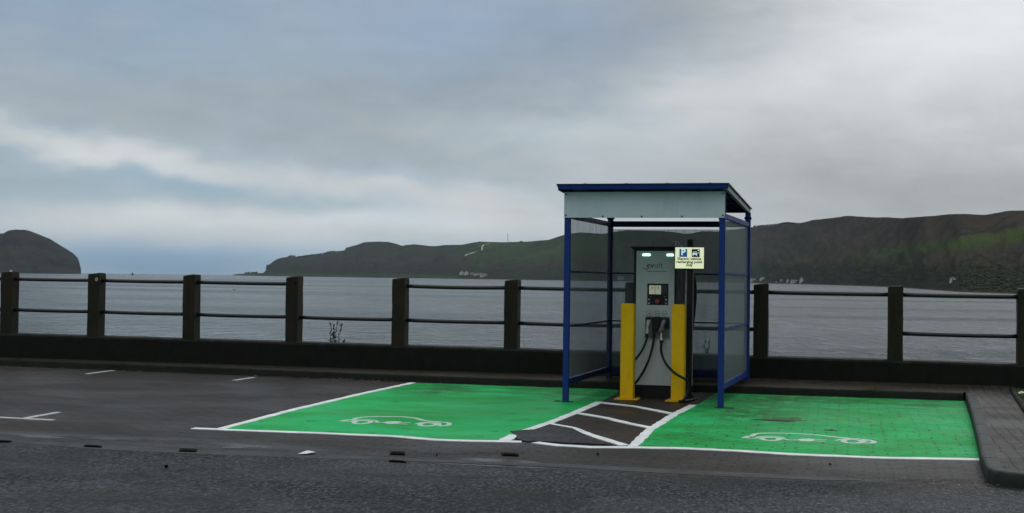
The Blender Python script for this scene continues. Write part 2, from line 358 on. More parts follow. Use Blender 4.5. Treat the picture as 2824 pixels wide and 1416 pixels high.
def f_water(g):
    p = pos(g); q = g.vscale(p, (1.5, .7, 1))
    d = g.n('ShaderNodeVectorMath', operation='LENGTH'); g.put(d.inputs[0], p); dist = d.outputs['Value']
    a = g.noise(q, 1.2, 4, .65, .3); b = g.noise(q, .30, 4, .65, .3); c = g.noise(q, .06, 5, .65)
    gust = g.noise(g.vscale(p, (.25, 1, 1)), .012, 5, .6)
    h = g.m('ADD', g.m('MULTIPLY', a, .5), g.m('ADD', g.m('MULTIPLY', b, 1.6), g.m('MULTIPLY', c, 2.2)))
    col = g.mix(g.mr(gust, .4, .6), (.006, .018, .030), (.012, .028, .040))
    cap = g.mr(g.noise(g.vscale(p, (.22, 1, 1)), .55, 4, .7), .70, .73, 0, .55)
    tr = g.m('ADD', g.m('MULTIPLY', a, .5), g.m('MULTIPLY', b, .5))
    col = g.mix(g.mr(tr, .50, .60, 0, .85), col, (.080, .098, .115))  # ripple crests lightened: sparkle put into the colour
    col = g.mix(g.mr(tr, .38, .48, .7, 0), col, (.004, .010, .016))  # troughs darkened in the colour for ripple contrast
    col = g.mix(cap, col, (.45, .47, .48))
    ro = g.mr(gust, .4, .6, .12, .24)
    b_ = prin(g, col, ro, bump=h, bd=1.0, bs=1, spec=.09)
    b_.node.inputs['Specular Tint'].default_value = (.78, .93, 1, 1)
    return b_
M_water = mat('rippled_sea', f_water)
def f_land(g):
    at = g.mix(1, g.n('ShaderNodeAttribute', attribute_name='land').outputs['Color'], (.74, .72, .66), 'MULTIPLY')
    p = pos(g); a = g.noise(p, .012, 8, .7); b = g.noise(p, .06, 6, .7); c = g.noise(g.vscale(p, (1, 1, 3)), .0035, 5, .6)
    col = g.mix(g.mr(a, .35, .68, 0, .65), at, g.mix(1, at, (.42, .50, .50), 'MULTIPLY'))
    col = g.mix(g.mr(b, .55, .72, 0, .6), col, g.mix(1, at, (.30, .38, .36), 'MULTIPLY'))
    col = g.mix(g.mr(c, .45, .65, 0, .5), col, g.mix(1, at, (1.5, 1.35, 1.25), 'MULTIPLY'))
    vo = g.n('ShaderNodeTexVoronoi', feature='DISTANCE_TO_EDGE'); g.put(vo.inputs['Vector'], g.mix(.12, g.vscale(p, (1, .8, 0)), g.n('ShaderNodeTexNoise').outputs[1])); vo.inputs['Scale'].default_value = .0048
    hedge = g.m('MULTIPLY', g.mr(vo.outputs['Distance'], .012, .035, .8, 0), g.m('MULTIPLY', g.mr(g.sep(p)[2], 55, 110, 1, 0), g.mr(b, .35, .55)))
    col = g.mix(hedge, col, (.012, .016, .009))
    hsv = g.n('ShaderNodeHueSaturation'); hsv.inputs['Saturation'].default_value = 1.08; g.put(hsv.inputs['Color'], col)
    return prin(g, hsv.outputs[0], .95, bump=g.m('ADD', a, g.m('MULTIPLY', b, .35)), bd=26, bs=.9, spec=.05)
M_land = mat('moor_and_pasture', f_land)
M_wood = mat('far_leafless_woodland', lambda g: prin(g, g.ramp(g.noise(pos(g), .05, 4, .7), (.3, (.026, .034, .023)), (.7, (.042, .043, .031))), .95, spec=.1))
M_lime = mat('whitewashed_wall', lambda g: prin(g, g.ramp(g.noise(pos(g), .4, 4), (.3, (.28, .29, .29)), (.7, (.44, .45, .45))), .8))
M_slate = mat('slate_roof', lambda g: prin(g, g.ramp(g.noise(pos(g), .6, 4), (.3, (.04, .045, .05)), (.7, (.08, .085, .09))), .6))
M_window = mat('dark_window', lambda g: prin(g, (.015, .018, .02), .15))
M_track = mat('pale_gravel_track', lambda g: prin(g, g.ramp(g.noise(pos(g), .1, 4), (.3, (.20, .21, .18)), (.7, (.34, .35, .31))), .9))
M_soil = mat('grassy_soil', lambda g: prin(g, g.ramp(g.noise(pos(g), 9, 7, .7), (.35, (.012, .018, .008)), (.7, (.032, .040, .016))), .9, bump=g.noise(pos(g), 20, 4), bd=.03))
M_grass = mat('dull_grass', lambda g: prin(g, g.ramp(g.noise(pos(g), 6, 4, .7), (.35, (.018, .034, .010)), (.7, (.050, .065, .022))), .7))
M_stem = mat('dead_weed_stem', lambda g: prin(g, (.018, .017, .012), .8))
M_leaf = mat('dead_leaf', lambda g: prin(g, g.ramp(g.noise(pos(g), 8, 2), (.4, (.03, .018, .010)), (.6, (.12, .09, .05))), .6))
M_yleaf = mat('yellow_green_leaf', lambda g: prin(g, (.28, .36, .16), .5))
M_drain = mat('black_gully_iron', lambda g: prin(g, g.ramp(g.noise(pos(g), 30, 4), (.35, (.002, .002, .002)), (.7, (.006, .005, .005))), .8, spec=.05))
M_paper = mat('wet_white_paper', lambda g: prin(g, (.55, .58, .60), .5))
M_buoyred = mat('red_buoy_paint', lambda g: prin(g, (.40, .04, .05), .5))

# ------------------------------------------------------------------ setting: ground
def sheet(name, pts, z, m, label):
    mb = MB(); mb.hexa([(x, y, -.003) for x, y in pts], [(x, y, z) for x, y in pts]); return struct(mb.build(name, m), label)
struct(MB().box(-90, 90, -60, 20.25, -4.5, -.004).build('quay_ground', M_soil), 'dark quay ground under the car park and wall')
_rd = random.Random(4)
sheet('road', [(-90, -60), (90, -60), (90, 10.7), (2.6, 10.72)]+[(2.4-.08*i, 10.74+.045*noise.noise(Vector((i*.23, 2, 0)))+_rd.uniform(-.012, .012)) for i in range(30)]+[(-.6, 10.55), (-90, 10.55)], .0055, M_asph, 'wet grey asphalt road in the foreground')
# block paving of the parking bays
sheet('parking_paving', [(-90, 10.55), (1.6, 10.55), (1.6, 18.7), (-90, 18.7)], .004, M_pav, 'damp brown block paving of the parking bays')
E_x = [-90, -7.7, -6.5, -5.7, -5, -3.3, -2.4, -1.0, -.2, .1]
lo = [10.2, 10.47, 10.34, 10.38, 10.42, 10.62, 10.66, 10.64, 10.7, 10.79]
hi = [10.4, 10.66, 10.63, 10.64, 10.74, 10.76, 10.88, 10.9, 10.90, 10.86]
mb = MB(); n = len(E_x)
for i in range(n-1):
    q = [(E_x[i], lo[i]), (E_x[i+1], lo[i+1]), (E_x[i+1], hi[i+1]), (E_x[i], hi[i])]; mb.hexa([(*p, -.003) for p in q], [(*p, .007) for p in q])
struct(mb.build('channel_strip', M_strip), 'pale concrete channel strip between road and paving')
# green bays
sheet('green_bay_left', [(-6.22, 12.12), (-5.2, 12.17), (-4.4, 12.19), (-3.9, 12.06), (-3.5, 12.12), (-3.3, 12.16), (-3.26, 12.8), (-3.27, 13.1), (-3.19, 13.9), (-3.15, 15.1), (-3.13, 16.5), (-3.14, 17.83), (-3.22, 18.48), (-4.31, 18.44), (-6.32, 18.42), (-6.36, 16.4), (-6.35, 14.1)], .008, M_green, 'left charging bay painted green')
sheet('green_bay_right', [(-1.98, 12.2), (-1.5, 12.32), (-.9, 12.32), (-.5, 12.25), (.28, 12.28), (1.19, 12.5), (1.33, 14.9), (1.53, 18.58), (-1.2, 18.52), (-1.82, 18.48), (-1.87, 16.74), (-1.97, 16.5), (-2.0, 15.4), (-2.03, 13.7)], .008, M_green, 'right charging bay painted green over block paving')
sheet('hatched_paving', [(-3.2, 12.24), (-2.05, 12.2), (-2.0, 15.4), (-1.9, 16.6), (-1.8, 18.55), (-3.2, 18.55), (-3.14, 16.5), (-3.15, 15.1), (-3.19, 13.9)], .006, M_pavH, 'bare brown brick walkway between the green bays')
def lines(name, rows, z, m, label, jit=.008):
    mb = MB()
    for pts, w in rows: mb.ribbon([p[:2] for p in dense([(*p, 0) for p in pts], .12)], w, z, jit)
    return struct(mb.build(name, m), label)
lines('bay_front_line', [([(-6.55, 12.06), (-6.17, 12.07), (-5.22, 12.14), (-4.38, 12.17), (-3.91, 12.05), (-3.56, 12.09), (-3.38, 12.13), (-3.08, 12.2)], .115),
    ([(-2.94, 12.2), (-2.69, 12.07), (-2.36, 12.04), (-2.12, 12.12), (-1.97, 12.17), (-1.5, 12.27), (-1.0, 12.27), (-.49, 12.2), (.28, 12.24), (1.18, 12.45)], .12)], .0105, M_line, 'wavering white line along the front of the green bays')
lines('bay_side_line', [([(-6.26, 12.1), (-6.36, 14.14), (-6.38, 16.36), (-6.34, 18.4)], .10)], .0125, M_line, 'straight white line down the left edge of the left green bay')
lines('hatch_line', [([(-3.26, 12.2), (-3.27, 12.69)], .12), ([(-3.27, 13.05), (-3.19, 13.94), (-3.15, 15.09), (-3.12, 16.5)], .10),
    ([(-1.99, 12.2), (-2.04, 13.65), (-2.0, 15.36), (-1.92, 16.55)], .10)], .0125, M_line, 'two white side lines of the hatched walkway')
lines('hatch_stripe', [([(-3.1, 16.42), (-2.6, 16.08), (-2.04, 15.38)], .10), ([(-3.14, 15.04), (-2.7, 14.63), (-2.37, 14.17), (-2.05, 13.82)], .10), ([(-3.19, 13.80), (-2.86, 13.52), (-2.55, 12.97), (-2.08, 12.26)], .10)], .0145, M_line, 'three slanting white stripes across the brown walkway')
lines('bay_tee_marking', [([(-12.2, 12.22), (-8.96, 12.22), (-8.29, 12.2)], .075), ([(-8.67, 12.26), (-8.70, 12.91)], .075), ([(-11.61, 17.95), (-11.64, 18.75)], .075), ([(-8.96, 17.75), (-8.95, 18.4)], .075)], .010, M_old, 'worn white bay tee and ticks on the paving at left', .005)
patch = [(-3.39, 12.95), (-3.31, 13.06), (-3.18, 13.21), (-3.15, 13.72), (-2.94, 13.53), (-2.84, 13.44), (-2.57, 12.87), (-2.31, 12.43), (-2.19, 12.25), (-2.41, 12.25), (-2.63, 12.22), (-2.95, 12.26), (-3.02, 12.2), (-3.2, 12.4), (-3.22, 12.57), (-3.32, 12.81)]
M_patch = mat('dark_relaid_setts', f_paving(False, (.009, .008, .009), (.048, .043, .046), (.001, .001, .001), .6, .1))
sheet('relaid_paving_patch', patch, .0165, M_patch, 'ragged dark patch of relaid setts cutting the white lines')
def symbol(roof, h1, h2, a1, a2, plug, pr, cable, label):
    mb = MB()
    zz = [.0105]
    def rib(pts, w):
        zz[0] += .0004; mb.ribbon([p[:2] for p in catmull([(*p, 0) for p in pts], 4)], w, zz[0], .002)
    rib(roof, .055); rib(h1+h1[:1], .055); rib(h2+h2[:1], .055); rib(a1, .035); rib(a2, .035)
    for q in pr: rib(q, .028)
    rib(cable, .03)
    zz[0] += .0004; mb.hexa([(*p, 0) for p in plug], [(*p, zz[0]) for p in plug])
    return struct(mb.build('car_and_plug_marking', M_sym), label)
symbol([(-5.38,13.2),(-5.35,13.34),(-5.31,13.4),(-5.33,13.55),(-5.3,13.66),(-5.24,13.74),(-5.16,13.79),(-5.04,13.84),(-4.91,13.87),(-4.82,13.85),(-4.7,13.77),(-4.6,13.65),(-4.5,13.57),(-4.4,13.54),(-4.31,13.52),(-4.24,13.48),(-4.19,13.39),(-4.17,13.27),(-4.2,13.19),(-4.26,13.17)],
    [(-5.21,13.16),(-5.22,13.29),(-5.17,13.35),(-5.09,13.33),(-5.04,13.23),(-5.05,13.12),(-5.09,13.05),(-5.15,13.06)],
    [(-4.47,13.21),(-4.48,13.33),(-4.43,13.39),(-4.35,13.36),(-4.30,13.26),(-4.31,13.17),(-4.35,13.1),(-4.42,13.12)],
    [(-5.34,13.2),(-5.27,13.2),(-5.26,13.3),(-5.22,13.4),(-5.13,13.43),(-5.04,13.38),(-4.98,13.27),(-4.97,13.22)], [(-4.53,13.24),(-4.51,13.36),(-4.45,13.45),(-4.36,13.45),(-4.28,13.34),(-4.25,13.2)],
    [(-4.9,13.22),(-4.88,13.33),(-4.82,13.38),(-4.74,13.38),(-4.72,13.33),(-4.72,13.2),(-4.75,13.14),(-4.82,13.14)], [[(-4.73,13.31),(-4.61,13.32)],[(-4.72,13.19),(-4.6,13.18)]], [(-4.99,13.24),(-4.93,13.22),(-4.87,13.25)],
    'white outline of a car with a plug on the left green bay')
symbol([(-1.03,13.28),(-.99,13.43),(-.96,13.46),(-.94,13.65),(-.88,13.75),(-.77,13.81),(-.6,13.85),(-.43,13.84),(-.26,13.78),(-.09,13.68),(.07,13.61),(.18,13.57),(.24,13.49),(.25,13.37),(.2,13.29),(.16,13.3)],
    [(-.85,13.28),(-.83,13.38),(-.77,13.42),(-.70,13.40),(-.67,13.29),(-.70,13.2),(-.75,13.16),(-.81,13.19)],
    [(-.05,13.37),(-.02,13.49),(.04,13.53),(.11,13.49),(.14,13.37),(.10,13.27),(.04,13.23),(-.02,13.27)],
    [(-1.02,13.29),(-.91,13.29),(-.88,13.42),(-.77,13.51),(-.67,13.46),(-.62,13.32),(-.56,13.26),(-.5,13.29)], [(-.12,13.38),(-.08,13.48),(-.01,13.58),(.07,13.62),(.14,13.57),(.18,13.4)],
    [(-.5,13.29),(-.46,13.39),(-.38,13.43),(-.34,13.43),(-.33,13.36),(-.33,13.25),(-.39,13.20),(-.46,13.21)], [[(-.34,13.40),(-.21,13.41)],[(-.34,13.26),(-.22,13.27)]], [(-.52,13.28),(-.48,13.29)],
    'white outline of a car with a plug on the right green bay')
M_worn = mat('thin_muddy_green_paint', lambda g: prin(g, g.mix(g.mr(g.noise(pos(g), 9, 6, .7), .42, .58), (.012, .13, .035), (.030, .045, .018)), .6, spec=.15))
sheet('worn_paint_patch', [(-1.06, 15.16), (-.98, 15.24), (-.86, 15.30), (-.80, 15.46), (-.60, 15.56), (-.52, 15.46), (-.56, 15.30), (-.46, 15.2), (-.60, 15.10), (-.80, 15.12), (-.95, 15.06)], .0095, M_worn, 'muddy thin patch worn in the right green bay')
sheet('worn_paint_hollow', [(-1.10, 15.10), (-.96, 15.13), (-.82, 15.17), (-.66, 15.15), (-.58, 15.08), (-.68, 15.02), (-.84, 15.00), (-.98, 15.04)], .011, M_oldpatch, 'dark hollow along the front of the worn patch')
sheet('worn_paint_spot', [(-.25, 14.30), (-.21, 14.36), (-.17, 14.44), (-.14, 14.34), (-.11, 14.30), (-.18, 14.26)], .0095, M_oldpatch, 'small dark chipped spot in the right green bay')
mb = MB()
for cx, cy in ((-3.58, 16.40), (-1.50, 16.34)):
    mb.add([(cx+.14*cos(a*pi/6)*random.uniform(.8, 1.15), cy+.09*sin(a*pi/6), .012) for a in range(12)], [tuple(range(12))])
struct(mb.build('post_base_patch', M_oldpatch), 'dull patches of mud and painted contact shade at the feet of the front shelter posts')  # dirt and contact shade at the post feet, painted as flat patches

# kerb, pavement behind the bays, island at right
def prism_path(name, foot, w, h, m, label):
    """kerb: polyline of the front foot edge; top is w wide, h high, rounded arris"""
    mb = MB(); P = [Vector(p) for p in foot]; rows = []
    for i, p in enumerate(P):
        d = (P[min(i+1, len(P)-1)]-P[max(i-1, 0)]).normalized(); nn = Vector((-d.y, d.x))
        prof = [(0, -.02), (0.004, h-.025), (.010, h-.008), (.028, h), (w, h+.002), (w, -.02)]
        rows.append([(*(p+nn*a), b) for a, b in prof])
    k = 6; vs = [q for r in rows for q in r]
    fs = [(i*k+j, (i+1)*k+j, (i+1)*k+(j+1) % k, i*k+(j+1) % k) for i in range(len(P)-1) for j in range(k)]
    fs += [tuple(range(k)), tuple(range((len(P)-1)*k, len(P)*k))]
    mb.add(vs, fs); o = mb.build(name, m); o.data.polygons
    return struct(o, label)
rear = [(-90, 19.0), (-14.3, 18.98), (-9.9, 18.8), (-6.3, 18.53), (-3.2, 18.53), (-1, 18.56), (1.52, 18.62)]
prism_path('kerb_rear', [p[:2] for p in dense([(*p, 0) for p in rear], 1)], .13, .115, M_kerbside, 'low dark mossy kerb along the foot of the sea wall')
mb = MB()
top = [(x, y+.13) for x, y in rear]; top.insert(-1, (.2, 18.70)); top[-1] = (1.6, 18.75)
zb = lambda x: .135+.055*max(0, min(1, (x+4)/3))
n = len(top); mb.add([(x, y, .113) for x, y in top]+[(x, 19.34, zb(x)) for x, y in top], [(i, i+1, n+i+1, n+i) for i in range(n-1)])
M_pave2 = mat('mossy_pavement_blocks', f_paving(False, (.020, .017, .010), (.044, .034, .020), (.008, .008, .005), .75, .1))
struct(mb.build('pavement', M_pave2), 'narrow mossy pavement strip between kerb and sea wall')
corner = [(1.54, 18.62), (1.42, 16.53), (1.30, 14.6), (1.20, 13.07), (1.13, 12.1), (1.09, 11.28), (1.09, 11.05), (1.13, 10.92), (1.20, 10.85), (1.32, 10.79), (1.55, 10.74), (2.2, 10.70), (30, 10.6)]
cs_ = [p[:2] for p in dense([(*p, 0) for p in corner], .35)]
# the kerb turns left->right round the island: its body lies to the left of travel
prism_path('kerb_island', [tuple(p) for p in cs_], .125, .125, M_kerb, 'kerbstones curving round the corner of the paved island')
mb = MB()
isl = [(1.66, 18.62), (1.54, 16.53), (1.42, 14.6), (1.32, 13.07), (1.25, 12.1), (1.21, 11.28), (1.24, 11.03), (1.34, 10.93), (2.2, 10.82), (30, 10.72), (30, 12), (1.84, 12), (1.93, 15.5), (2.13, 18.6), (2.15, 18.8), (1.6, 18.75)]
mb.add([(x, y, .122) for x, y in isl], [tuple(range(len(isl)))]); mb.add([(1.6, 18.75, .122), (2.15, 18.8, .122), (2.18, 19.34, .19), (1.6, 19.34, .19)], [(0, 1, 2, 3)])
struct(mb.build('island_paving', M_pavR), 'grey block paving on the raised island at right')
prism_path('verge_edging', [(2.19, 19.3), (2.13, 18.6), (1.93, 15.5), (1.80, 13.2), (1.72, 11.6), (1.70, 10.9)], .05, .17, M_kerbside, 'thin concrete edging between island paving and grass')
sheet('grass_verge', [(1.98, 15.5), (2.18, 18.6), (2.24, 19.32), (40, 19.32), (40, 11.2), (1.78, 11.2)], .15, M_soil, 'dark grass verge beyond the island edging')
mb = MB()
for i in range(9000):
    y = random.uniform(14.5, 19.25); x0 = 1.94+(y-15.5)*.068; x = x0+random.random()**1.5*5
    a = random.uniform(0, pi); h = random.uniform(.02, .055); w = .004; l = random.uniform(-.02, .02)
    mb.add([(x-w*cos(a), y-w*sin(a), .148), (x+w*cos(a), y+w*sin(a), .148), (x+l, y+l*.5, .148+h)], [(0, 1, 2)])
tag(mb.build('grass', M_grass), 'short dull grass on the verge at the right edge', 'grass', kind='stuff')
# fallen leaves and grit along the kerbs
mb = MB()
def leafbit(x, y, z, s):
    a = random.uniform(0, 2*pi); vs = []
    for k, rr in enumerate((1, .45, .9, .4, .8)):
        t = a+k*2*pi/5; vs.append((x+s*rr*cos(t), y+s*rr*sin(t), z+random.uniform(0, s*.35)))
    mb.add(vs, [tuple(range(5))])
for i in range(420):
    x = -14+15*random.random(); yk = 18.98-max(0, (x+14.3))*.055 if x < -6.3 else 18.5
    leafbit(x, yk-abs(random.gauss(0, .22)), .016, random.uniform(.006, .022))
for i in range(110): leafbit(random.gauss(-7.2, .5), 18.4+random.gauss(.05, .12), .016, random.uniform(.012, .03))
for i in range(160): leafbit(random.gauss(.75, .4), random.gauss(10.95, .14), .016, random.uniform(.005, .018))
for i in range(150): leafbit(random.uniform(-8, 1), random.uniform(8.9, 12), .016, random.uniform(.003, .010))
tag(mb.build('leaf_litter', M_leaf), 'scattered dead leaves and grit lying along the kerbs', 'leaves', kind='stuff')
leaf = MB(); leaf.add([(2.12, 17.7, .20), (2.16, 17.66, .215), (2.24, 17.74, .21), (2.25, 17.86, .20), (2.17, 17.88, .225), (2.12, 17.8, .21)], [(0, 1, 4, 5), (1, 2, 3, 4)])
tag(leaf.build('fallen_leaf', M_yleaf), 'single pale yellow-green leaf on the grass at the right edge', 'leaf')
pp = MB(); pp.add([(-4.74, 10.64, .012), (-4.66, 10.63, .018), (-4.60, 10.71, .026), (-4.63, 10.80, .012), (-4.70, 10.77, .028), (-4.69, 10.70, .034)], [(0, 1, 5), (1, 2, 5), (2, 3, 5), (3, 4, 5), (4, 0, 5)])
tag(pp.build('paper_scrap', M_paper), 'crumpled white scrap of paper on the wet channel strip', 'litter')
# small gully gratings sunk in the channel
for pts, lab in (([(-7.71, 10.52), (-7.58, 10.52), (-7.58, 10.44), (-7.70, 10.44)], 'dark gully slot at the left edge of the picture'),
                 ([(-6.81, 10.51), (-6.62, 10.50), (-6.58, 10.43), (-6.76, 10.43)], 'shallow mossy gully slot between the left edge and the tee marking'),
                 ([(-5.88, 10.59), (-5.70, 10.59), (-5.64, 10.45), (-5.80, 10.44)], 'dark gully slot in front of the tip of the bay line'),
                 ([(-4.02, 11.06), (-3.88, 11.07), (-3.83, 10.92), (-3.97, 10.91)], 'black gully slot in front of the left car marking'),
                 ([(-3.84, 10.54), (-3.67, 10.51), (-3.66, 10.46), (-3.82, 10.48)], 'thin black crack-like slot at the road edge under the car marking'),
                 ([(-3.05, 11.33), (-2.89, 11.33), (-2.85, 11.2), (-3.00, 11.19)], 'gully slot just in front of the dark relaid patch')):
    t = empty('drain_grating', (pts[0][0], pts[0][1], 0))
    mb = MB(); b = [(*p, .004) for p in pts]; mb.hexa(b, [(x, y, .016) for x, y, _ in b]); fr = mb.build('frame', M_drain, t)
    c_ = sum((Vector(p) for p in pts), Vector((0, 0)))/4; q_ = [c_+(Vector(p)-c_)*.72 for p in pts]
    MB().hexa([(*p, .0165) for p in q_], [(*p, .021) for p in q_]).build('cover', M_drain, t)
    tag(t, lab, 'drain', 'drain slots along the channel')
# stones on the road
for (x, y, s, lab) in ((-5.42, 9.55, .018, 'small black pebble alone on the asphalt at left'), (-3.55, 10.98, .012, 'tiny black stone beside the black gully slot'), (-2.2, 11.55, .013, 'tiny black stone in front of the hatched walkway'), (-.15, 11.6, .013, 'tiny black stone in front of the right green bay')):
    bm = bmesh.new(); bmesh.ops.create_icosphere(bm, subdivisions=2, radius=s)
    for vv in bm.verts: vv.co *= 1+.3*noise.noise(vv.co*60+Vector((x, y, 0))); vv.co.z *= .7
    me = D.meshes.new('pebble'); bm.to_mesh(me); bm.free(); me.materials.append(M_drain)
    o = D.objects.new('pebble', me); o.location = (x, y, .01+s*.5); C.objects.link(o); tag(o, lab, 'stone', 'loose stones on the paving')

# ------------------------------------------------------------------ sea wall and its railing
def dz(x): return -.0027*(x+14)
wl = MB(); xs = [-60+i*1.0 for i in range(101)]
for a, b in zip(xs, xs[1:]):
    pass
rows = []
for x in xs:
    zt = .535+dz(x)+.004*noise.noise(Vector((x*.7, 0, 0)))
    rows.append([(x, 19.26, -.2), (x, 19.25, zt-.035), (x, 19.268, zt-.008), (x, 19.29, zt), (x, 19.56, zt+.004), (x, 19.58, zt-.02), (x, 19.58, -.2)])
k = 7; vs = [q for r in rows for q in r]
fs = [(i*k+j, i*k+(j+1) % k, (i+1)*k+(j+1) % k, (i+1)*k+j) for i in range(len(rows)-1) for j in range(k)]+[tuple(range(k)), tuple(range((len(rows)-1)*k, len(rows)*k))]
wl.add(vs, fs); tag(wl.build('sea_wall', M_wall), 'low dark wet concrete wall between the car park and the sea', 'wall')
PX = [-19.6, -17.8, -16.0, -14.19, -12.49, -10.70, -8.85, -7.02, -5.175, -3.28, -1.367, .54, 2.295, 4.15, 6.0]
rail = empty('sea_railing', (-5, 19.4, 0)); tag(rail, 'railing of squat mossy concrete posts with thin iron rails along the wall', 'railing')
def post_shape(s):
    rnd = random.Random(s); x0, x1, y0, y1 = 0, .21, 19.29, 19.51
    dome = []
    mb = MB(); zb = 0; n = 7; lv = [.50, .8, 1.1, 1.4, 1.56]
    rings = []
    for z in lv:
        j = lambda: rnd.uniform(-.004, .004)
        rings.append([(x0+j(), y0+j(), z), (x1+j(), y0+j(), z), (x1+j(), y1+j(), z), (x0+j(), y1+j(), z)])
    tb = [1.588+rnd.uniform(-.012, .006) for _ in range(4)]
    tb = [1.588+rnd.uniform(-.010, .004), 1.603+rnd.uniform(-.006, .006), 1.60, 1.592]
    rings.append([(x0+.003, y0+.003, tb[0]), (x1-.003, y0+.003, tb[1]), (x1-.003, y1-.003, tb[2]), (x0+.003, y1-.003, tb[3])])
    vs = [q for r in rings for q in r]; fs = [(i*4+j, i*4+(j+1) % 4, (i+1)*4+(j+1) % 4, (i+1)*4+j) for i in range(len(rings)-1) for j in range(4)]
    k = len(vs); vs.append((x0+.14+rnd.uniform(-.05, .04), (y0+y1)/2, 1.609)); b = (len(rings)-1)*4
    fs += [(b+j, b+(j+1) % 4, k) for j in range(4)]+[(3, 2, 1, 0)]
    return MB().add([(q[0], q[1], q[2]) for q in vs], fs)
for i, x in enumerate(PX):
    mb = post_shape(i); mb.v = [(a+x, b, c+dz(x) if c > .55 else c-.03) for a, b, c in mb.v]
    o = mb.build('post', M_post, rail, bevel=.003)
    if i == 3: MB().cyl((x+.19, 19.30, 1.600+dz(x)), .02, .03, 10).build('marker_stud', M_white, o)
    if i == 4:
        m2 = MB(); m2.tube([(x+.172+.018*cos(t*pi/5), 19.283, 1.49+.024*sin(t*pi/5)) for t in range(11)], .006, 6); m2.build('wire_ring', M_white, o)
    if i == 6: MB().cyl((x+.17, 19.281, 1.47), .02, .012, 10, 'y').build('rail_socket', M_drain, o)
for i in range(len(PX)-1):
    a, b = PX[i]+.18, PX[i+1]+.03
    def rl(z0, sag):
        pts = [(a+(b-a)*t/8, 19.40, z0+dz(a+(b-a)*t/8)-sag*4*(t/8)*(1-t/8)) for t in range(9)]
        MB().tube(pts, .031, 10).build('rail', M_rail, rail, smooth=True)
    if i != 6: rl(1.476, .012 if i == 7 else .004)
    if i != 10: rl(.945-.0018*(a+14), .006)
# quay face
struct(MB().box(-90, 90, 20.25, 20.6, -4.6, -.10).build('quay_wall', M_wall), 'stone quay face dropping to the water')
# weeds rooted behind the wall
def weed(x, y, h, n, spread, label, seed):
    rnd = random.Random(seed); t = empty('weed', (x, y, 0)); mb = MB(); lf = MB()
    for i in range(n):
        bx = x+rnd.uniform(-spread, spread); lean = rnd.uniform(-.10, .12); hh = h*rnd.uniform(.55, 1)
        pts = [(bx+lean*(s/8)**1.5+rnd.uniform(-.006, .006), y+rnd.uniform(-.02, .02), -.02+(hh+.02)*s/8) for s in range(9)]
        mb.tube(pts, [.006*(1-.75*s/8) for s in range(9)], 5)
        for s in range(18):
            k = rnd.uniform(.45, 1); j = min(7, int(k*8)); p = Vector(pts[j]).lerp(Vector(pts[j+1]), k*8-j)
            l = rnd.uniform(.02, .05)*(1.3-k*.6); sd = rnd.choice((-1, 1)); q = p+Vector((sd*l*.5, rnd.uniform(-.02, .02), l))
            mb.tube([p, q], .0022, 4)
            for c in range(3):
                r_ = p.lerp(q, .4+.3*c); w = rnd.uniform(.005, .012)
                lf.add([r_+Vector((-w, 0, 0)), r_+Vector((0, w*.4, w*1.3)), r_+Vector((w, 0, .3*w)), r_+Vector((0, -w*.4, -w*1.1))], [(0, 1, 2, 3)])
    mb.add(lf.v, lf.f); tag(mb.build('stem', M_stem, t), kind='stuff'); tag(t, label, 'weed')
weed(-8.28, 19.95, .93, 6, .07, 'dark dead weed standing behind the wall in the gap of the railing', 3)
weed(-8.12, 19.95, .80, 4, .05, 'shorter dead weed close on the right of the tallest weed', 8)
weed(-2.14, 19.95, .86, 2, .07, 'spindly weed behind the wall seen through the shelter back', 5)

# ------------------------------------------------------------------ charging shelter
FY, BY = 16.37, 18.98
FL, FR, BL, BR = (-3.55, FY), (-1.555, FY), (-3.46, BY), (-1.435, BY)
sh = empty('charging_shelter', (-2.55, 17.6, 0)); tag(sh, 'blue metal shelter with clear panels and a white fascia over the charger', 'shelter')
PW = .076
def post(xy, z0, z1, m, p=sh):
    x, y = xy; o = MB().box(x-PW/2, x+PW/2, y-PW/2, y+PW/2, z0, z1).build('post', m, p, bevel=.006); return o
RF, RB = 2.79, 2.62      # underside of the roof at front and back
pfl = post(FL, .005, 2.74, M_blue); pfr = post(FR, .005, 2.74, M_blue); pbl = post(BL, .115, 2.60, M_blueshade); pbr = post(BR, .115, 2.60, M_blue)
for (x, y), z, pp_ in ((FL, .014, pfl), (FR, .014, pfr), (BL, .125, pbl), (BR, .125, pbr)): MB().box(x-.07, x+.07, y-.06, y+.06, z-.01, z).build('foot_plate', M_blueshade, pp_)
MB().box(BR[0]-.05, BR[0]+.05, BY-.05, BY+.05, 2.50, 2.535).build('collar', M_blueshade, pbr, bevel=.004)
MB().box(BL[0]-.05, BL[0]+.05, BY-.05, BY+.05, 2.50, 2.535).build('collar', M_blueshade, pbl, bevel=.004)
def side(A, B, name, m, specs):
    for (z, h, w, nm) in specs:
        a = Vector((*A, z)); b = Vector((*B, z)); d = (b-a).normalized()*PW/2
        MB().beam(a+d, b-d, w, h).build(nm, m, sh, bevel=.003)
SP = [(2.425, .065, .05, 'top_beam'), (1.697, .026, .030, 'middle_rail'), (.986, .026, .030, 'lower_rail'), (.265, .075, .05, 'bottom_rail')]
side(FL, BL, 'left', M_blueshade, SP); side(FR, BR, 'right', M_blue, SP); side(BL, BR, 'back', M_blueshade, [(2.43, .085, .05, 'top_beam')]+SP[1:3]+[(.245, .10, .05, 'bottom_rail')])
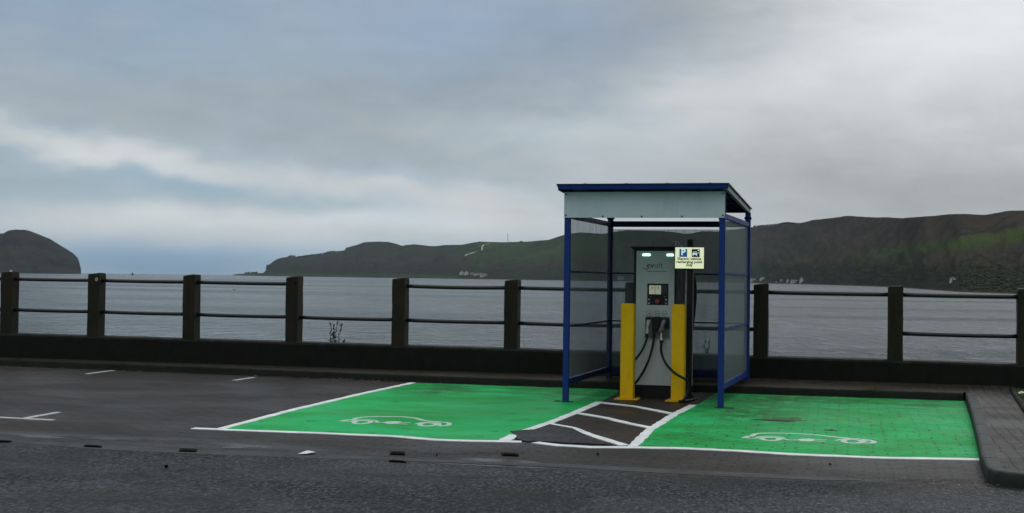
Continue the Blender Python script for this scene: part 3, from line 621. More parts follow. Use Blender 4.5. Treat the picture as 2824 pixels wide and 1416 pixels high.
def panes(A, B, top):
    for z0, z1 in ((.31, .970), (1.002, 1.681), (1.713, top)):
        a, b = Vector((*A, 0)), Vector((*B, 0)); d = (b-a).normalized()*(PW/2+.002); a += d; b -= d; nn = Vector((-(b-a).y, (b-a).x, 0)).normalized()*.003
        mb = MB(); mb.hexa([a-nn+Vector((0, 0, z0)), b-nn+Vector((0, 0, z0)), b+nn+Vector((0, 0, z0)), a+nn+Vector((0, 0, z0))], [a-nn+Vector((0, 0, z1)), b-nn+Vector((0, 0, z1)), b+nn+Vector((0, 0, z1)), a+nn+Vector((0, 0, z1))])
        mb.build('clear_panel', M_glass, sh)
panes(FL, BL, 2.39); panes(FR, BR, 2.39); panes(BL, BR, 2.355)
# roof: thin sheet falling to the back, blue edge trim, purlins
rx0, rx1, ry0, ry1 = -3.66, -1.46, 16.16, 19.12
zr = lambda y: 2.808+(2.655-2.808)*(y-ry0)/(ry1-ry0)
mb = MB(); mb.hexa([(rx0, ry0, zr(ry0)), (rx1, ry0, zr(ry0)), (rx1+.07, ry1, zr(ry1)), (rx0+.07, ry1, zr(ry1))], [(rx0, ry0, zr(ry0)+.016), (rx1, ry0, zr(ry0)+.016), (rx1+.07, ry1, zr(ry1)+.016), (rx0+.07, ry1, zr(ry1)+.016)])
roof = mb.build('roof_sheet', M_blueshade, sh)
mb = MB(); mb.hexa([(rx0+.02, ry0+.012, 2.757), (rx1-.012, ry0+.012, 2.757), (rx1-.012, ry0+.05, 2.757), (rx0+.02, ry0+.05, 2.757)], [(rx0+.004, ry0+.006, 2.805), (rx1-.006, ry0+.006, 2.805), (rx1-.006, ry0+.05, 2.802), (rx0+.004, ry0+.05, 2.802)])
mb.build('front_trim', M_blue, roof)
for xx0, xx1 in ((rx0+.03, rx0+.10), (rx1-.04, rx1+.03)):
    MB().beam((xx0, ry0+.055, zr(ry0)-.035), (xx1, ry1-.01, zr(ry1)-.035), .04, .06).build('rafter', M_galv if xx0 > -2 else M_blueshade, roof)
for t in (.3, .55, .8, .97):
    y = ry0+(ry1-ry0)*t; MB().box(rx0+.08+.07*t, rx1-.03+.07*t-.03, y-.02, y+.02, zr(y)-.06, zr(y)-.005).build('purlin', M_blueshade, roof)
for k in range(4):
    xk = -3.3+.53*k; MB().box(xk, xk+.03, ry0-.004, ry0+.02, 2.824, 2.83).build('roof_clip', M_galv, roof)
fas = MB().box(-3.59, -1.523, FY-PW/2-.016, FY-PW/2-.004, 2.395, 2.728).build('fascia_panel', M_panel, sh, bevel=.002)
for x, z in ((-3.565, 2.70), (-3.565, 2.425), (-1.545, 2.70), (-1.545, 2.425), (-3.08, 2.412), (-2.575, 2.412), (-2.06, 2.412)):
    MB().cyl((x, FY-PW/2-.024, z), .011, .009, 10, 'y').build('bolt', M_black, fas)
MB().box(-3.52, -1.59, FY-.02, FY+.03, 2.42, 2.47).build('front_beam', M_blueshade, sh)
MB().box(-3.52, -1.59, FY-.02, FY+.03, 2.66, 2.70).build('front_beam', M_blueshade, sh)
MB().box(-1.60, -1.52, FY-.042, FY-.02, 2.365, 2.393).build('corner_bracket', M_blue, sh)

# ------------------------------------------------------------------ text helper (built-in font turned into a flat mesh)
def text(body, size, x, y, z, m, parent, name, bold=0, sx=1, align='CENTER', track=1):
    cu = D.curves.new(name, 'FONT'); cu.body = body; cu.size = size; cu.align_x = align; cu.align_y = 'BOTTOM_BASELINE' if False else 'BOTTOM'
    cu.offset = bold; cu.extrude = .0008; cu.space_character = track; cu.resolution_u = 3; cu.space_line = .9
    o = D.objects.new(name, cu); C.objects.link(o); bpy.context.view_layer.update()
    me = D.meshes.new_from_object(o.evaluated_get(bpy.context.evaluated_depsgraph_get())); D.objects.remove(o); D.curves.remove(cu)
    me.transform(Matrix.Translation((x, y, z)) @ Matrix.Rotation(pi/2, 4, 'X') @ Matrix.Diagonal((sx, 1, 1, 1)))
    me.materials.clear(); me.materials.append(m); o = D.objects.new(name, me); C.objects.link(o); o.parent = parent
    o.matrix_parent_inverse = Matrix.Translation(parent.location).inverted() if not parent.parent else Matrix(); return o

# ------------------------------------------------------------------ rapid charger
CX, CY = -2.565, 17.50       # centre of the door face
ch = empty('charging_unit', (CX, CY+.4, 0)); tag(ch, 'tall grey and black rapid charging cabinet with three cables under the shelter', 'charger')
X = lambda u: CX+u
cab = MB().box(X(-.300), X(.285), CY+.02, CY+.93, .02, 2.012).build('cabinet', M_black, ch, bevel=.008)
MB().box(X(-.262), X(.262), CY-.004, CY+.018, .168, 2.0).build('door_panel', M_face, ch, bevel=.003)
MB().box(X(-.27), X(.27), CY+.004, CY+.0195, .0, .160).build('plinth', M_black, ch, bevel=.003)
cap = MB().box(X(-.335), X(.34), CY-.06, CY+.97, 2.036, 2.058).build('top_cap', M_black, ch, bevel=.005)
MB().box(X(-.315), X(.315), CY-.03, CY+.94, 2.012, 2.036).build('cap_collar', M_black, cap)
hd = MB(); yy0, yy1 = CY+.10, CY+.62
prof = [(-.09, 2.058), (-.075, 2.10), (-.045, 2.135), (.0, 2.146), (.20, 2.146), (.235, 2.13), (.25, 2.058)]
hd.hexa([(X(a), yy0, b) for a, b in prof], [(X(a), yy1, b) for a, b in prof]); hd.build('top_housing', mat('pale_grey_plastic', lambda g: prin(g, (.24, .26, .24), .4)), ch)
he = MB(); prof = [(.251, 2.058), (.236, 2.146), (.285, 2.13), (.325, 2.085), (.345, 2.058)]
he.hexa([(X(a), yy0+.02, b) for a, b in prof], [(X(a), yy0+.06, b) for a, b in prof]); h_ = he.build('housing_end_plate', M_white, ch)
for u, z_ in ((.285, 2.10), (.315, 2.073)): MB().cyl((X(u), yy0+.015, z_), .010, .004, 10, 'y').build('hole', M_black, h_)
for a, b in ((-.182, -.065), (.150, .252)):
    l = MB(); zc, hh = 1.946, .018
    pr = [(X(a+hh+.0)+hh*cos(t), CY-.010, zc+hh*sin(t)) for t in [pi/2+k*pi/6 for k in range(7)]]+[(X(b-hh)+hh*cos(t), CY-.010, zc+hh*sin(t)) for t in [-pi/2+k*pi/6 for k in range(7)]]
    l.hexa(pr, [(p[0], CY-.005, p[2]) for p in pr]); l.build('status_lamp', M_led, ch)
lg = MB()   # logo: swoosh + word
sw = catmull([(X(-.165), CY-.006, 1.782), (X(-.155), CY-.006, 1.757), (X(-.125), CY-.006, 1.747), (X(-.10), CY-.006, 1.755)], 6)
lg.tube(sw, [.002+.0035*min(i, 12)/12 for i in range(len(sw))], 6); logo = lg.build('logo_swoosh', M_ink, ch)
text('ev', .118, X(-.118), CY-.0052, 1.742, M_ink, ch, 'logo', .0012, .92, 'LEFT'); text('olt', .118, X(-.017), CY-.0052, 1.742, M_tealink, ch, 'logo', -.0005, .92, 'LEFT')
text('ELECTRIC VEHICLE CHARGING', .019, X(.02), CY-.0052, 1.712, M_tealink, ch, 'logo_caption', 0, .95) if False else MB().box(X(-.118), X(.15), CY-.0065, CY-.0042, 1.716, 1.724).build('logo_underline', M_tealink, ch)
# user panel
sc = MB().box(X(-.106), X(.182), CY-.012, CY-.0042, 1.262, 1.553).build('control_panel', M_black, ch, bevel=.003)
for a, b in ((-.080, -.002), (.004, .082)): MB().box(X(a), X(b), CY-.0145, CY-.0122, 1.408, 1.530).build('display', M_lcd, sc)
MB().box(X(.095), X(.160), CY-.0145, CY-.0122, 1.415, 1.530).build('card_reader', M_lcd2, sc)
for u in (-.042, .042): text('3', .055, X(u), CY-.0150, 1.465, M_ink, sc, 'display_digit', .0005)
for u, z_ in ((-.08, 1.335), (-.08, 1.285), (.152, 1.335), (.152, 1.285)): MB().cyl((X(u), CY-.020, z_), .0145, .008, 14, 'y').build('button', M_galv, sc)
for u, z_ in ((-.06, 1.378), (.135, 1.378)): MB().box(X(u-.012), X(u+.012), CY-.0138, CY-.0122, z_-.008, z_+.008).build('key_label', M_tealink, sc)
es = MB(); es.cyl((X(.034), CY-.018, 1.314), .036, .006, 20, 'y').build('emergency_ring', M_black, sc); MB().cyl((X(.034), CY-.034, 1.314), .030, .016, 20, 'y').build('emergency_stop', M_red, sc, bevel=.004)
# socket pictograms
def ringpts(fn, n): return [fn(2*pi*k/n) for k in range(n+1)]
def sq(t, e=.5): return (abs(cos(t))**e*(1 if cos(t) > 0 else -1), abs(sin(t))**e*(1 if sin(t) > 0 else -1))
for u, rx, e in ((-.073, .042, .7), (.034, .030, .35), (.131, .034, 1.0)):
    MB().tube([(X(u+rx*sq(t, e)[0]), CY-.0052, 1.147+.036*sq(t, e)[1]) for t in [2*pi*k/20 for k in range(21)]], .0030, 5, False).build('socket_symbol', M_tealink, ch)
    MB().box(X(u-.014), X(u+.014), CY-.0062, CY-.0042, 1.138, 1.150).build('socket_symbol', M_tealink, ch)
tray = MB().box(X(-.129), X(.205), CY-.010, CY-.0042, .815, 1.103).build('holster_panel', M_tray, ch, bevel=.002)
MB().box(X(-.129), X(.205), CY-.045, CY-.0102, .815, .829).build('holster_ledge', M_tray, tray)
# connector 1: slim white open-handled gun
def gun1():
    m = MB(); q = lambda u, z_: (X(u), CY-.055, z_)
    m.tube(catmull([q(-.098, .868), q(-.094, .93), q(-.092, .98), q(-.090, 1.02), q(-.080, 1.062)], 5), [.020]*6+[.014]*15, 10)
    m.tube(catmull([q(-.092, .975), q(-.070, 1.01), q(-.058, 1.045), q(-.055, 1.068)], 5), .010, 8)
    a = m.build('charging_gun', M_white, ch, smooth=True)
    MB().box(X(-.115), X(-.040), CY-.075, CY-.011, 1.062, 1.092).build('holster', M_black, ch, bevel=.008)
    MB().cyl((X(-.098), CY-.055, .850), .022, .022, 12).build('cable_boot', M_rubber, a)
    MB().tube(catmull([(X(-.098), CY-.055, .855), (X(-.102), CY-.075, .78), (X(-.135), CY-.11, .68), (X(-.19), CY-.12, .585), (X(-.262), CY-.09, .50), (X(-.325), CY+.02, .44), (X(-.345), CY+.16, .42)], 8), .014, 10).build('cable', M_rubber, a, smooth=True)
gun1()
a = MB(); a.hexa([(X(-.025), CY-.085, .965), (X(.075), CY-.085, .965), (X(.075), CY-.012, .965), (X(-.025), CY-.012, .965)], [(X(-.022), CY-.085, 1.10), (X(.080), CY-.085, 1.10), (X(.080), CY-.012, 1.10), (X(-.022), CY-.012, 1.10)])
a.hexa([(X(-.028), CY-.085, .885), (X(.022), CY-.085, .885), (X(.022), CY-.015, .885), (X(-.028), CY-.015, .885)], [(X(-.0245), CY-.084, .964), (X(.070), CY-.084, .964), (X(.070), CY-.015, .964), (X(-.0245), CY-.015, .964)])
a = a.build('charging_gun', M_black, ch, bevel=.004)
MB().tube(catmull([(X(.002), CY-.05, .895), (X(.0), CY-.075, .80), (X(-.016), CY-.10, .68), (X(-.055), CY-.12, .53), (X(-.115), CY-.13, .385), (X(-.19), CY-.12, .26), (X(-.262), CY-.08, .175), (X(-.30), CY-.02, .12), (X(-.33), CY+.08, .10)], 8), .0165, 10).build('cable', M_rubber, a, smooth=True)
# connector 3: clear-covered gun with an amber grip
b_ = MB(); b_.hexa([(X(.090), CY-.05, .975), (X(.203), CY-.05, .94), (X(.203), CY-.011, .94), (X(.090), CY-.011, .975)], [(X(.090), CY-.05, 1.092), (X(.200), CY-.05, 1.085), (X(.200), CY-.011, 1.085), (X(.090), CY-.011, 1.092)]); b_.build('holster', M_black, ch, bevel=.008)
m = MB(); q = lambda u, z_: (X(u), CY-.085, z_)
m.tube([q(.098, .895), q(.103, .93), q(.118, .985), q(.135, 1.04), q(.142, 1.068)], [.020, .025, .029, .030, .014], 12); gn = m.build('charging_gun', M_lilac, ch, smooth=True)
MB().tube([q(.088, .892), q(.088, .925), q(.098, .958)], [.014, .024, .018], 10).build('grip', M_amber, gn, smooth=True)
MB().tube([q(.128, .925), q(.136, .975), q(.146, 1.02)], [.006, .008, .006], 8).build('trigger', M_white, gn, smooth=True)
MB().tube([q(.118, 1.052), q(.140, 1.062), q(.155, 1.052)], .009, 8).build('latch', M_white, gn, smooth=True)
MB().tube([q(.104, .888), q(.102, .84), q(.104, .80), q(.106, .782)], [.010, .014, .022, .024], 12).build('strain_relief', M_white, gn, smooth=True)
MB().tube([q(.106, .784), q(.106, .765), q(.108, .745)], [.030, .026, .016], 12).build('cable_boot', M_rubber, gn, smooth=True)
MB().tube(catmull([(X(.107), CY-.085, .76), (X(.113), CY-.16, .66), (-2.41, 17.22, .57), (-2.335, 17.02, .49), (-2.25, 16.89, .425), (-2.17, 16.845, .37), (-2.10, 16.84, .335), (-2.045, 16.87, .29), (-2.025, 16.89, .20), (-2.045, 16.87, .10), (-2.09, 16.84, .035), (-2.13, 16.83, .026), (-2.05, 16.90, .024), (-1.99, 17.2, .024), (-2.05, 17.6, .024), (-2.24, 17.8, .06)], 8), .0175, 10).build('cable', M_rubber, gn, smooth=True)
# side cable hanging down the right flank
MB().tube(catmull([(-2.27, 17.75, 1.80), (-2.13, 17.72, 1.74), (-2.062, 17.72, 1.62), (-2.047, 17.72, 1.40), (-2.062, 17.72, 1.15), (-2.085, 17.73, .95), (-2.098, 17.74, .70), (-2.10, 17.76, .40), (-2.12, 17.78, .20), (-2.26, 17.8, .12)], 8), .024, 10).build('side_cable', M_rubber, ch, smooth=True)
MB().box(X(.2862), X(.2975), CY+.905, CY+.935, .1, 1.98).build('rear_edge_strip', M_galv, ch)

# ------------------------------------------------------------------ yellow bollards
def bollard(x, lab):
    t = empty('bollard', (x, 17.09, 0)); tag(t, lab, 'bollard', 'yellow bollards guarding the charger')
    b = MB().box(x-.087, x+.087, 17.0, 17.17, .012, 1.283).build('bollard_post', M_yellow, t, bevel=.010)
    pl = MB().box(x-.155, x+.155, 16.945, 17.225, .004, .016).build('base_plate', M_yellow, t, bevel=.002)
    for sx in (-.125, .125):
        for sy in (-.11, .11): MB().cyl((x+sx, 17.085+sy, .016), .012, .014, 8).build('anchor_bolt', M_galv, pl)
bollard(-2.862, 'square yellow bollard in front of the left half of the charger')
bollard(-2.182, 'square yellow bollard with the thick black cable slung across it')

# ------------------------------------------------------------------ parking sign on its pole
sp = empty('sign_post', (-2.085, 17.42, 0)); tag(sp, 'black pole with emissive cream parking sign right of the charger', 'sign')
MB().box(-2.122, -2.048, 17.40, 17.45, .012, 2.157).build('pole', M_black, sp, bevel=.004)
MB().box(-2.138, -2.037, 17.4505, 17.456, .18, 1.9).build('backing_strip', M_galv, sp)
MB().box(-2.17, -1.93, 17.34, 17.52, .007, .014).build('base_plate', M_black, sp, bevel=.002)
sy = 17.375
sgn = MB().box(-2.285, -1.888, sy-.001, sy+.024, 1.758, 2.053).build('sign_frame', M_black, sp, bevel=.002)
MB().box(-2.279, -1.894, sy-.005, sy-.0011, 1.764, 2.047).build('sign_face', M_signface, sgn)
MB().box(-2.222, -2.118, sy-.0075, sy-.0052, 1.918, 2.025).build('parking_square', M_signblue, sgn)
text('P', .118, -2.170, sy-.0082, 1.921, M_signwhite, sgn, 'parking_letter', .004)
MB().box(-2.056, -1.950, sy-.0075, sy-.0052, 1.918, 2.025).build('car_square', M_signblack, sgn)
ic = MB(); iy = sy-.0085
poly = lambda pts: ic.hexa([(a, iy, b) for a, b in pts], [(a, iy+.0007, b) for a, b in pts])
poly([(-2.046, 1.950), (-1.982, 1.950), (-1.982, 1.968), (-1.990, 1.975), (-2.038, 1.975), (-2.046, 1.968)])
poly([(-2.044, 1.935), (-2.032, 1.935), (-2.032, 1.949), (-2.044, 1.949)]); poly([(-1.996, 1.935), (-1.984, 1.935), (-1.984, 1.949), (-1.996, 1.949)])
poly([(-2.040, 1.976), (-2.034, 1.994), (-1.994, 1.994), (-1.988, 1.976), (-1.994, 1.976), (-1.998, 1.988), (-2.030, 1.988), (-2.034, 1.976)])
poly([(-1.978, 2.004), (-1.968, 1.998), (-1.958, 2.004), (-1.960, 2.018), (-1.974, 2.018)]); poly([(-1.974, 1.972), (-1.966, 1.962), (-1.962, 1.978), (-1.968, 1.988)])
ic.build('car_symbol', M_signwhite, sgn)
for i, (s_, w_) in enumerate((('Electric vehicle', .318), ('recharging point', .35), ('only', .09))):
    o = text(s_, .049, -2.0865, sy-.0058, 1.868-.042*i, M_signtext, sgn, 'sign_lettering', .0017)
    w = o.dimensions.x
    xs_ = [v_.co.x for v_ in o.data.vertices]; w = max(xs_)-min(xs_); kx = w_/w; c0 = (max(xs_)+min(xs_))/2
    for v_ in o.data.vertices: v_.co.x = -2.0865+(v_.co.x-c0)*kx

# ------------------------------------------------------------------ water, far shores
mb = MB(); ring = []
nseg = 96; radii = [0, 60, 400, 2500, 17000]
vs = [(0, 0, -3)]+[(r_*sin(2*pi*k/nseg), r_*cos(2*pi*k/nseg), -3) for r_ in radii[1:] for k in range(nseg)]
fs = [(0, 1+k, 1+(k+1) % nseg) for k in range(nseg)]+[(1+(i-1)*nseg+k, 1+i*nseg+k, 1+i*nseg+(k+1) % nseg, 1+(i-1)*nseg+(k+1) % nseg) for i in range(1, 4) for k in range(nseg)]
mb.add(vs, fs); struct(mb.build('sea', M_water), 'choppy grey-blue sea loch')

RIDGE = [(-26.941,0),(-26.71,.035),(-26.355,.06),(-26.077,.07),(-25.533,.10),(-25.489,.337),(-25.306,.53),(-25.074,.692),(-24.81,.792),(-24.388,.846),(-24.073,.803),(-23.791,.855),(-23.146,.945),(-22.862,1.013),(-22.562,1.082),(-22.088,1.144),(-22.058,1.266),(-21.614,1.385),(-21.266,1.527),(-20.676,1.561),(-20.197,1.552),(-19.908,1.493),(-19.602,1.391),(-19.074,1.473),(-18.655,1.431),(-18.237,1.383),(-17.755,1.449),(-16.982,1.472),(-16.371,1.593),(-16.016,1.63),(-14.886,1.613),(-14.273,1.647),(-13.628,1.694),(-13.08,1.749),(-12.47,1.958),(-12.052,2.052),(-11.65,2.104),(-10.989,2.063),(-10.635,2.051),(-10.171,2.136),(-9.595,2.222),(-9.018,2.212),(-8.204,2.203),(-7.567,2.161),(-7.073,2.085),(-6.741,2.103),(-6.346,2.202),(-5.573,2.192),(-4.18,2.398),(-3.231,2.476),(-2.629,2.573),(-2.273,2.527),(-1.967,2.607),(-1.553,2.723),(-1.08,2.766),(-.548,2.845),(-.079,2.908),(.555,2.861),(1.14,2.834),(1.543,2.845),(2.166,2.804),(2.682,2.851),(3.429,2.903),(3.981,2.963),(4.659,2.975),(5.489,2.941),(5.928,3.029),(6.421,3.116),(6.981,3.112),(10.7,3.18),(15.8,2.86),(23.5,2.1),(30,1.2)]
SHORE = [(-26.95,8200),(-26.3,6900),(-25.53,5990),(-19.709,5491),(-12.46,3993),(-4.343,3765),(-.644,2312),(1.536,1637),(3.086,1071),(4.538,780),(6.765,685),(12.043,563),(23.451,375),(30,330)]
ISL = [(-50,-.05),(-47.761,.3),(-43.007,.9),(-39.134,1.35),(-36.407,1.599),(-36.282,1.602),(-36.088,1.727),(-35.851,1.778),(-35.414,1.774),(-35.101,1.677),(-34.44,1.404),(-33.947,1.095),(-33.582,.858),(-33.347,.649),(-33.255,.39),(-33.176,.0),(-33.16,-.05)]
def lerp_t(T, a):
    if a <= T[0][0]: return T[0][1]
    for (x0, y0), (x1, y1) in zip(T, T[1:]):
        if a <= x1: return y0+(y1-y0)*(a-x0)/(x1-x0)
    return T[-1][1]
def sstep(a, b, x):
    t = max(0, min(1, (x-a)/(b-a))); return t*t*(3-2*t)
HEAD = dict(ridge=RIDGE, shore=lambda a: lerp_t(SHORE, a), depth=lambda a, d: d*.25+700)
ISLE = dict(ridge=ISL, shore=lambda a: 4800, depth=lambda a, d: 700)
def land_point(L, a, s):
    """a azimuth in degrees, s 0 at the shore .. 1 at the ridge .. 1.35 behind it"""
    d0 = L['shore'](a); dd = L['depth'](a, d0); e1 = lerp_t(L['ridge'], a)+.010*noise.noise(Vector((a*6, 3.3, 0)))+.006*noise.noise(Vector((a*17, 8.3, 0)))
    dist = d0+dd*s; e0 = -math.degrees(math.atan(4.7/d0))
    n1 = noise.fractal(Vector((a*.9, s*2.2, 1.7)), .9, 2.1, 5)
    n2 = noise.fractal(Vector((a*3.1, s*5, 9.1)), .9, 2.1, 4)
    if s <= 1:
        bell = s*(1-s)*4
        h = s**.95+bell*(.10*n1+.045*n2)-.05*bell
        h = max(0, h)*(.3+.7*sstep(0, .08, s)) if s < .08 else max(0, h)
        h = min(h, 1-.25*(1-s)**1.0*.2)
    else: h = 1-(s-1)*1.6
    e = e0+(max(e1, e0)-e0)*h
    ar = R(a); zz = 1.6+math.tan(R(e))*dist
    return Vector((sin(ar)*dist, cos(ar)*dist, zz)), e
def land_colour(a, s, e, island=False):
    n = noise.fractal(Vector((a*1.4, e*5, 4)), .8, 2.1, 5); m_ = noise.fractal(Vector((a*4, e*9, 7)), .8, 2.1, 4)
    moor = Vector((.056, .046, .042)); past = Vector((.062, .085, .030)); wood = Vector((.022, .026, .020)); rough = Vector((.046, .058, .036))
    c = moor.lerp(rough, sstep(-.1, .35, n))
    if island: return Vector((.044, .043, .047)).lerp(Vector((.046, .052, .048)), sstep(-.1, .25, n))
    # rough green grazing along the middle ridge
    c = c.lerp(Vector((.048, .074, .034)), .95*sstep(-18.5, -15.5, a)*(1-sstep(-11.5, -8.5, a))*sstep(.55, .95, e+.25*n))
    c = c.lerp(Vector((.040, .040, .036)), (1-sstep(-19, -16.5, a))*.7)
    # purple-brown heather on the high ground at right
    c = c.lerp(moor*1.05, sstep(-7, -3, a)*sstep(.9, 1.5, e+.3*n)*.8)
    # the bright pasture climbing to the right
    mid = 1.18+max(0, a-.5)*.135; wdt = .13+max(0, a)*.03
    f = math.exp(-((e-mid+.12*n)/wdt)**2)*sstep(-.8, .8, a+.5*m_)
    c = c.lerp(Vector((.056, .086, .028)), min(1, f*1.0))
    c = c.lerp(past*.7, .5*sstep(-6, -1, a)*math.exp(-((e-.75-.1*n)/.22)**2)*sstep(-.1, .2, m_))
    # leafless woods low down
    wv = sstep(-10, -2, a)*(1-sstep(.55, 1.0+max(0, a)*.03, e+.35*m_))+.75*(1-sstep(.30, .62, e+.25*m_))*(1-sstep(-12, -9, a))
    c = c.lerp(wood, min(1, wv)*.85)
    c = c.lerp(Vector((.060, .066, .038)), (1-sstep(.06, .16, e))*(1-sstep(-17.5, -16, a))*.8)
    c = c.lerp(Vector((.055, .046, .038)), (1-sstep(.015, .05, s))*.8)
    return c
def land(name, L, a0, a1, da, ns, label, isl=False):
    na = int((a1-a0)/da)+1; ss = [1.35*(j/ns)**1.15 for j in range(ns+1)]
    vs = []; cols = []
    for i in range(na):
        a = a0+da*i
        for s in [-.01]+ss:
            p, e = land_point(L, a, max(s, 0))
            if s < 0: p.z = -6
            vs.append(p); cols.append(land_colour(a, max(s, 0), e, isl))
    k = ns+2; fs = [(i*k+j, (i+1)*k+j, (i+1)*k+j+1, i*k+j+1) for i in range(na-1) for j in range(k-1)]
    mb = MB(); mb.add(vs, fs); o = mb.build(name, M_land, smooth=True)
    at = o.data.color_attributes.new('land', 'FLOAT_COLOR', 'POINT')
    for i, c_ in enumerate(cols): at.data[i].color = (*c_, 1)
    return struct(o, label)
land('hills', HEAD, -26.95, 30, .07, 64, 'long moorland hills with pasture across the water')
land('island_hill', ISLE, -50, -33.16, .06, 40, 'dark whale-backed island at the left edge', True)
mbt = MB()
def ground_ribbon(pts, w):
    P = []
    for a, e in dense([(*p, 0) for p in pts], .05) and [(p[0], p[1]) for p in dense([(*p, 0) for p in pts], .05)]:
        lo_, hi_ = 0, 1
        for _ in range(18):
            md = (lo_+hi_)/2
            if land_point(HEAD, a, md)[1] < e: lo_ = md
            else: hi_ = md
        P.append(land_point(HEAD, a, lo_)[0])
    L_, R_ = [], []
    for i, p in enumerate(P):
        d = (P[min(i+1, len(P)-1)]-P[max(i-1, 0)]).normalized(); nn = Vector((-d.y, d.x, 0)).normalized()*w/2; u = Vector((0, 0, 6)); v_ = -p.normalized()*10
        L_.append(p+nn+u+v_+Vector((0, 0, w*.18))); R_.append(p-nn+u+v_-Vector((0, 0, w*.18)))
    n = len(P); mbt.add(L_+R_, [(i, n+i, n+i+1, i+1) for i in range(n-1)])
ground_ribbon([(-16.803,.917),(-16.674,.988),(-16.395,1.072),(-16.195,1.135),(-16.045,1.187),(-16.028,1.348),(-15.959,1.429),(-15.719,1.489)], 6)
struct(mbt.build('hill_track', M_track), 'pale track winding up the far green hill')
# woods: countless small crowns, one mass
bmw = MB()
ico = bmesh.new(); bmesh.ops.create_icosphere(ico, subdivisions=1, radius=1); IV = [v_.co.copy() for v_ in ico.verts]; IF = [tuple(v_.index for v_ in f.verts) for f in ico.faces]; ico.free()
def crown(p, r_, h): 
    th = random.uniform(0, 6); bmw.add([(p.x+r_*(q.x*cos(th)-q.y*sin(th))*random.uniform(.7, 1.25), p.y+r_*(q.x*sin(th)+q.y*cos(th))*random.uniform(.7, 1.25), p.z+h*(.35+q.z*random.uniform(.45, .8))) for q in IV], IF)
cnt = 0
while cnt < 6500:
    a = random.uniform(-12, 9); s = random.random()**1.6*.75; p, e = land_point(HEAD, a, s)
    wv = sstep(-9, -2, a)*(1-sstep(.5, .95, e))
    if e < .05 or random.random() > wv: continue
    if noise.fractal(Vector((a*3, e*8, 2)), .8, 2, 3) < -.05: continue
    r_ = p.length**.5*.023*random.uniform(.6, 1.6); crown(p, r_, r_*.6); cnt += 1
for i in range(260):      # skyline copse and bushes
    a = random.choice([random.uniform(-4.1, -2.15), random.uniform(-2.9, -2.3), random.uniform(-24.6, -22.5)]); p, e = land_point(HEAD, a, .995); r_ = p.length*.00045*random.uniform(.7, 1.5); crown(p, r_, r_*1.8)
for a, e_, k in ((-26.32, .10, 5), (-26.2, .08, 4), (-26.05, .12, 3), (-25.96, .09, 3), (-25.5, .15, 5), (-24.05, .8, 3), (-23.75, .86, 4), (-22.86, 1.0, 2), (-15.55+.7, 1.62, 2), (-14.3, 1.62, 3), (-16.1, 1.62, 1)):
    for i in range(k):
        p, e = land_point(HEAD, a+random.uniform(-.07, .07), .98); r_ = p.length*.0009*random.uniform(.6, 1.2); crown(p, r_, r_*1.3)
for i in range(500):
    a = random.uniform(4.5, 9); p, e = land_point(HEAD, a, random.uniform(.04, .25)); r_ = p.length*.0014*random.uniform(.5, 1.5); crown(p, r_, r_*.8)
tag(bmw.build('far_woodland', M_wood, smooth=True), 'dark leafless woods covering the lower far hillside', 'woodland', kind='stuff')
# cottages on the far shore
def find(a, e):
    lo_, hi_ = 0, 1
    for _ in range(20):
        md = (lo_+hi_)/2
        if land_point(HEAD, a, md)[1] < e: lo_ = md
        else: hi_ = md
    return land_point(HEAD, a, lo_)[0]
def cottage(a, e, w, d, h, rot, lab, nm='cottage'):
    """w,h in degrees as it stands against the hill -> metres at its own distance"""
    p = find(a, e); k = p.length*pi/180; w, d, h = w*k, d*k, h*k
    t = empty(nm, p); t.rotation_euler = (0, 0, -R(a)+rot); tag(t, lab, 'house', 'white houses along the far shore')
    def lb(mb, n, m, pr): 
        o = mb.build(n, m); o.parent = pr; return o
    wall = MB().box(-w/2, w/2, -d/2, d/2, -h*.6, h*.58); wall.hexa([(-w/2, -d/2, h*.58), (-w/2, d/2, h*.58), (-w/2, 0, h)], [(-w/2+.4, -d/2, h*.58), (-w/2+.4, d/2, h*.58), (-w/2+.4, 0, h)]); wall.hexa([(w/2-.4, -d/2, h*.58), (w/2-.4, d/2, h*.58), (w/2-.4, 0, h)], [(w/2, -d/2, h*.58), (w/2, d/2, h*.58), (w/2, 0, h)])
    lb(wall, 'wall', M_lime, t)
    rf = MB(); rf.hexa([(-w/2, -d/2-.4, h*.55), (w/2, -d/2-.4, h*.55), (w/2, 0, h*1.02), (-w/2, 0, h*1.02)], [(-w/2, -d/2-.4, h*.60), (w/2, -d/2-.4, h*.60), (w/2, 0, h*1.07), (-w/2, 0, h*1.07)])
    rf.hexa([(-w/2, d/2+.4, h*.55), (w/2, d/2+.4, h*.55), (w/2, 0, h*1.02), (-w/2, 0, h*1.02)], [(-w/2, d/2+.4, h*.60), (w/2, d/2+.4, h*.60), (w/2, 0, h*1.07), (-w/2, 0, h*1.07)])
    ro = lb(rf, 'roof', M_slate, t)
    for sx in (-1, 1): lb(MB().box(sx*(w/2-1.2)-.6, sx*(w/2-1.2)+.6, -.6, .6, h*.95, h*1.2), 'chimney', M_lime, ro)
    for i in range(3):
        x = -w/2+w*(i+.5)/3; lb(MB().box(x-w*.05, x+w*.05, -d/2-.15, -d/2-.02, h*.15, h*.42), 'window', M_window, t)
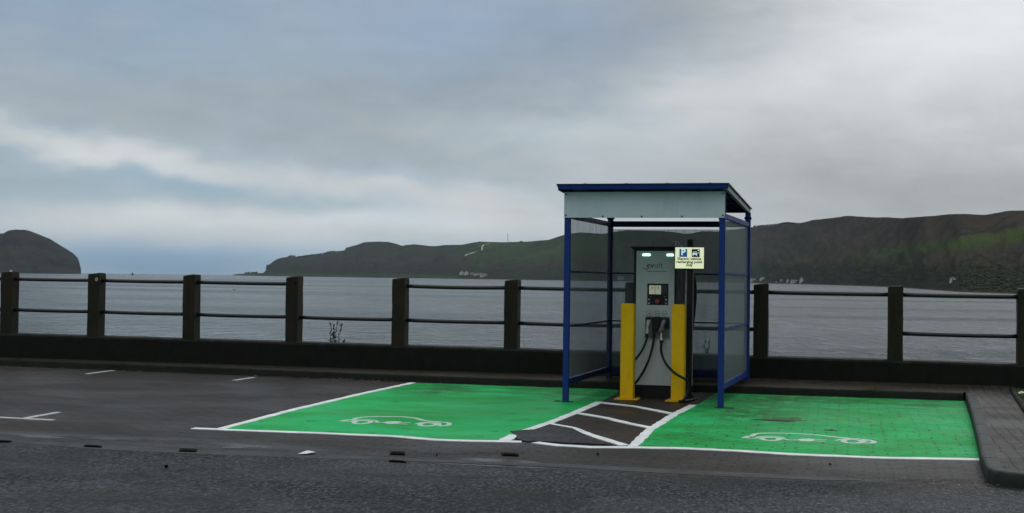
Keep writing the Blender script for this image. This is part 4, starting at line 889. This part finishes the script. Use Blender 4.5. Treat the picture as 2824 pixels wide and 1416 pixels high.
HS = [(-16.924,.13,.17,.16,.15,1.2,'white gable-ended house at the left end of the far shore row'),(-16.713,.13,.16,.16,.15,1.3,'white gabled house second from the left on the far shore'),
      (-16.464,.15,.14,.10,.08,.3,'small low white house between the gabled pair and the long terrace'),(-16.238,.12,.30,.12,.09,.1,'long low white terrace on the middle far shore'),
      (-15.95,.06,.30,.14,.14,.2,'largest white building at the right end of the middle shore row'),(-9.858,.0,.26,.14,.14,.3,'pale house seen through the back panel of the shelter'),
      (-4.079,.02,.22,.15,.10,.4,'pale house just right of the shelter post'),(-3.691,.07,.18,.14,.10,.9,'small house with pale slanting roof above the shore'),
      (-3.084,-.045,.10,.08,.05,0,'tiny pale shed low on the beach'),(-2.868,.03,.07,.10,.09,1.5,'narrow grey-white gable left of the white cottage'),
      (-2.59,.0,.10,.10,.10,1.2,'small white gable next to the long white cottage'),(-2.26,-.01,.42,.14,.10,.15,'long low white cottage on the right far shore'),
      (-2.01,-.01,.12,.16,.19,1.35,'tall white gable end at the right of the long cottage'),(4.2,.10,.20,.16,.15,.7,'grey-white house among dark trees at right')]
for h in HS: cottage(*h)
p0 = find(-14.9, 1.60); k = p0.length
ms = empty('radio_mast', p0); tag(ms, 'thin pale mast standing on the far ridge', 'mast')
def loc(mb, n, m, pr): o = mb.build(n, m); o.parent = pr; return o
M_mast = mat('pale_mast_steel', lambda g: prin(g, (.22, .24, .25), .6))
loc(MB().tube([(0, 0, -5), (0, 0, k*.0066)], [k*.00020, k*.00014], 6), 'pole', M_mast, ms)
loc(MB().box(-k*.0004, k*.0004, -1, 1, k*.0061, k*.0065), 'aerial', M_mast, ms)
# buoys
by = empty('buoy', (-180.1, 355.7, -3)); tag(by, 'small red and white buoy floating beyond the railing', 'buoy')
loc(MB().tube([(0, 0, -.25), (0, 0, 0), (0, 0, .22), (0, 0, .30)], [.30, .46, .44, .2], 16), 'float', M_buoyred, by)
loc(MB().tube([(0, 0, .30), (0, 0, .75)], [.22, .15], 12), 'body', M_white, by)
loc(MB().tube([(0, 0, .75), (0, 0, 1.05)], [.14, .03], 10), 'top_mark', M_buoyred, by)
bz = empty('channel_marker', (-2040, 3380, -3)); tag(bz, 'tiny dark channel marker on the sea horizon at left', 'buoy')
loc(MB().tube([(0, 0, -.5), (0, 0, 2.2), (0, 0, 3)], [4.2, 4.0, 1], 12), 'float', M_drain, bz)
loc(MB().tube([(0, 0, 3), (0, 0, 8)], [1.4, .9], 8), 'tower', M_drain, bz)
# ------------------------------------------------------------------ sea air
def f_haze():
    m = D.materials.new('sea_haze'); m.use_nodes = True; nt = m.node_tree; nt.nodes.clear()
    o = nt.nodes.new('ShaderNodeOutputMaterial'); v_ = nt.nodes.new('ShaderNodeVolumePrincipled')
    v_.inputs['Color'].default_value = (.60, .80, 1, 1); v_.inputs['Density'].default_value = 1.3e-5; v_.inputs['Anisotropy'].default_value = .2
    nt.links.new(v_.outputs[0], o.inputs['Volume']); return m
hz = MB().box(-17500, 17500, -17500, 17500, -8, 420).build('haze', f_haze()); tag(hz, 'thin bluish sea haze over the loch', 'haze', kind='stuff')
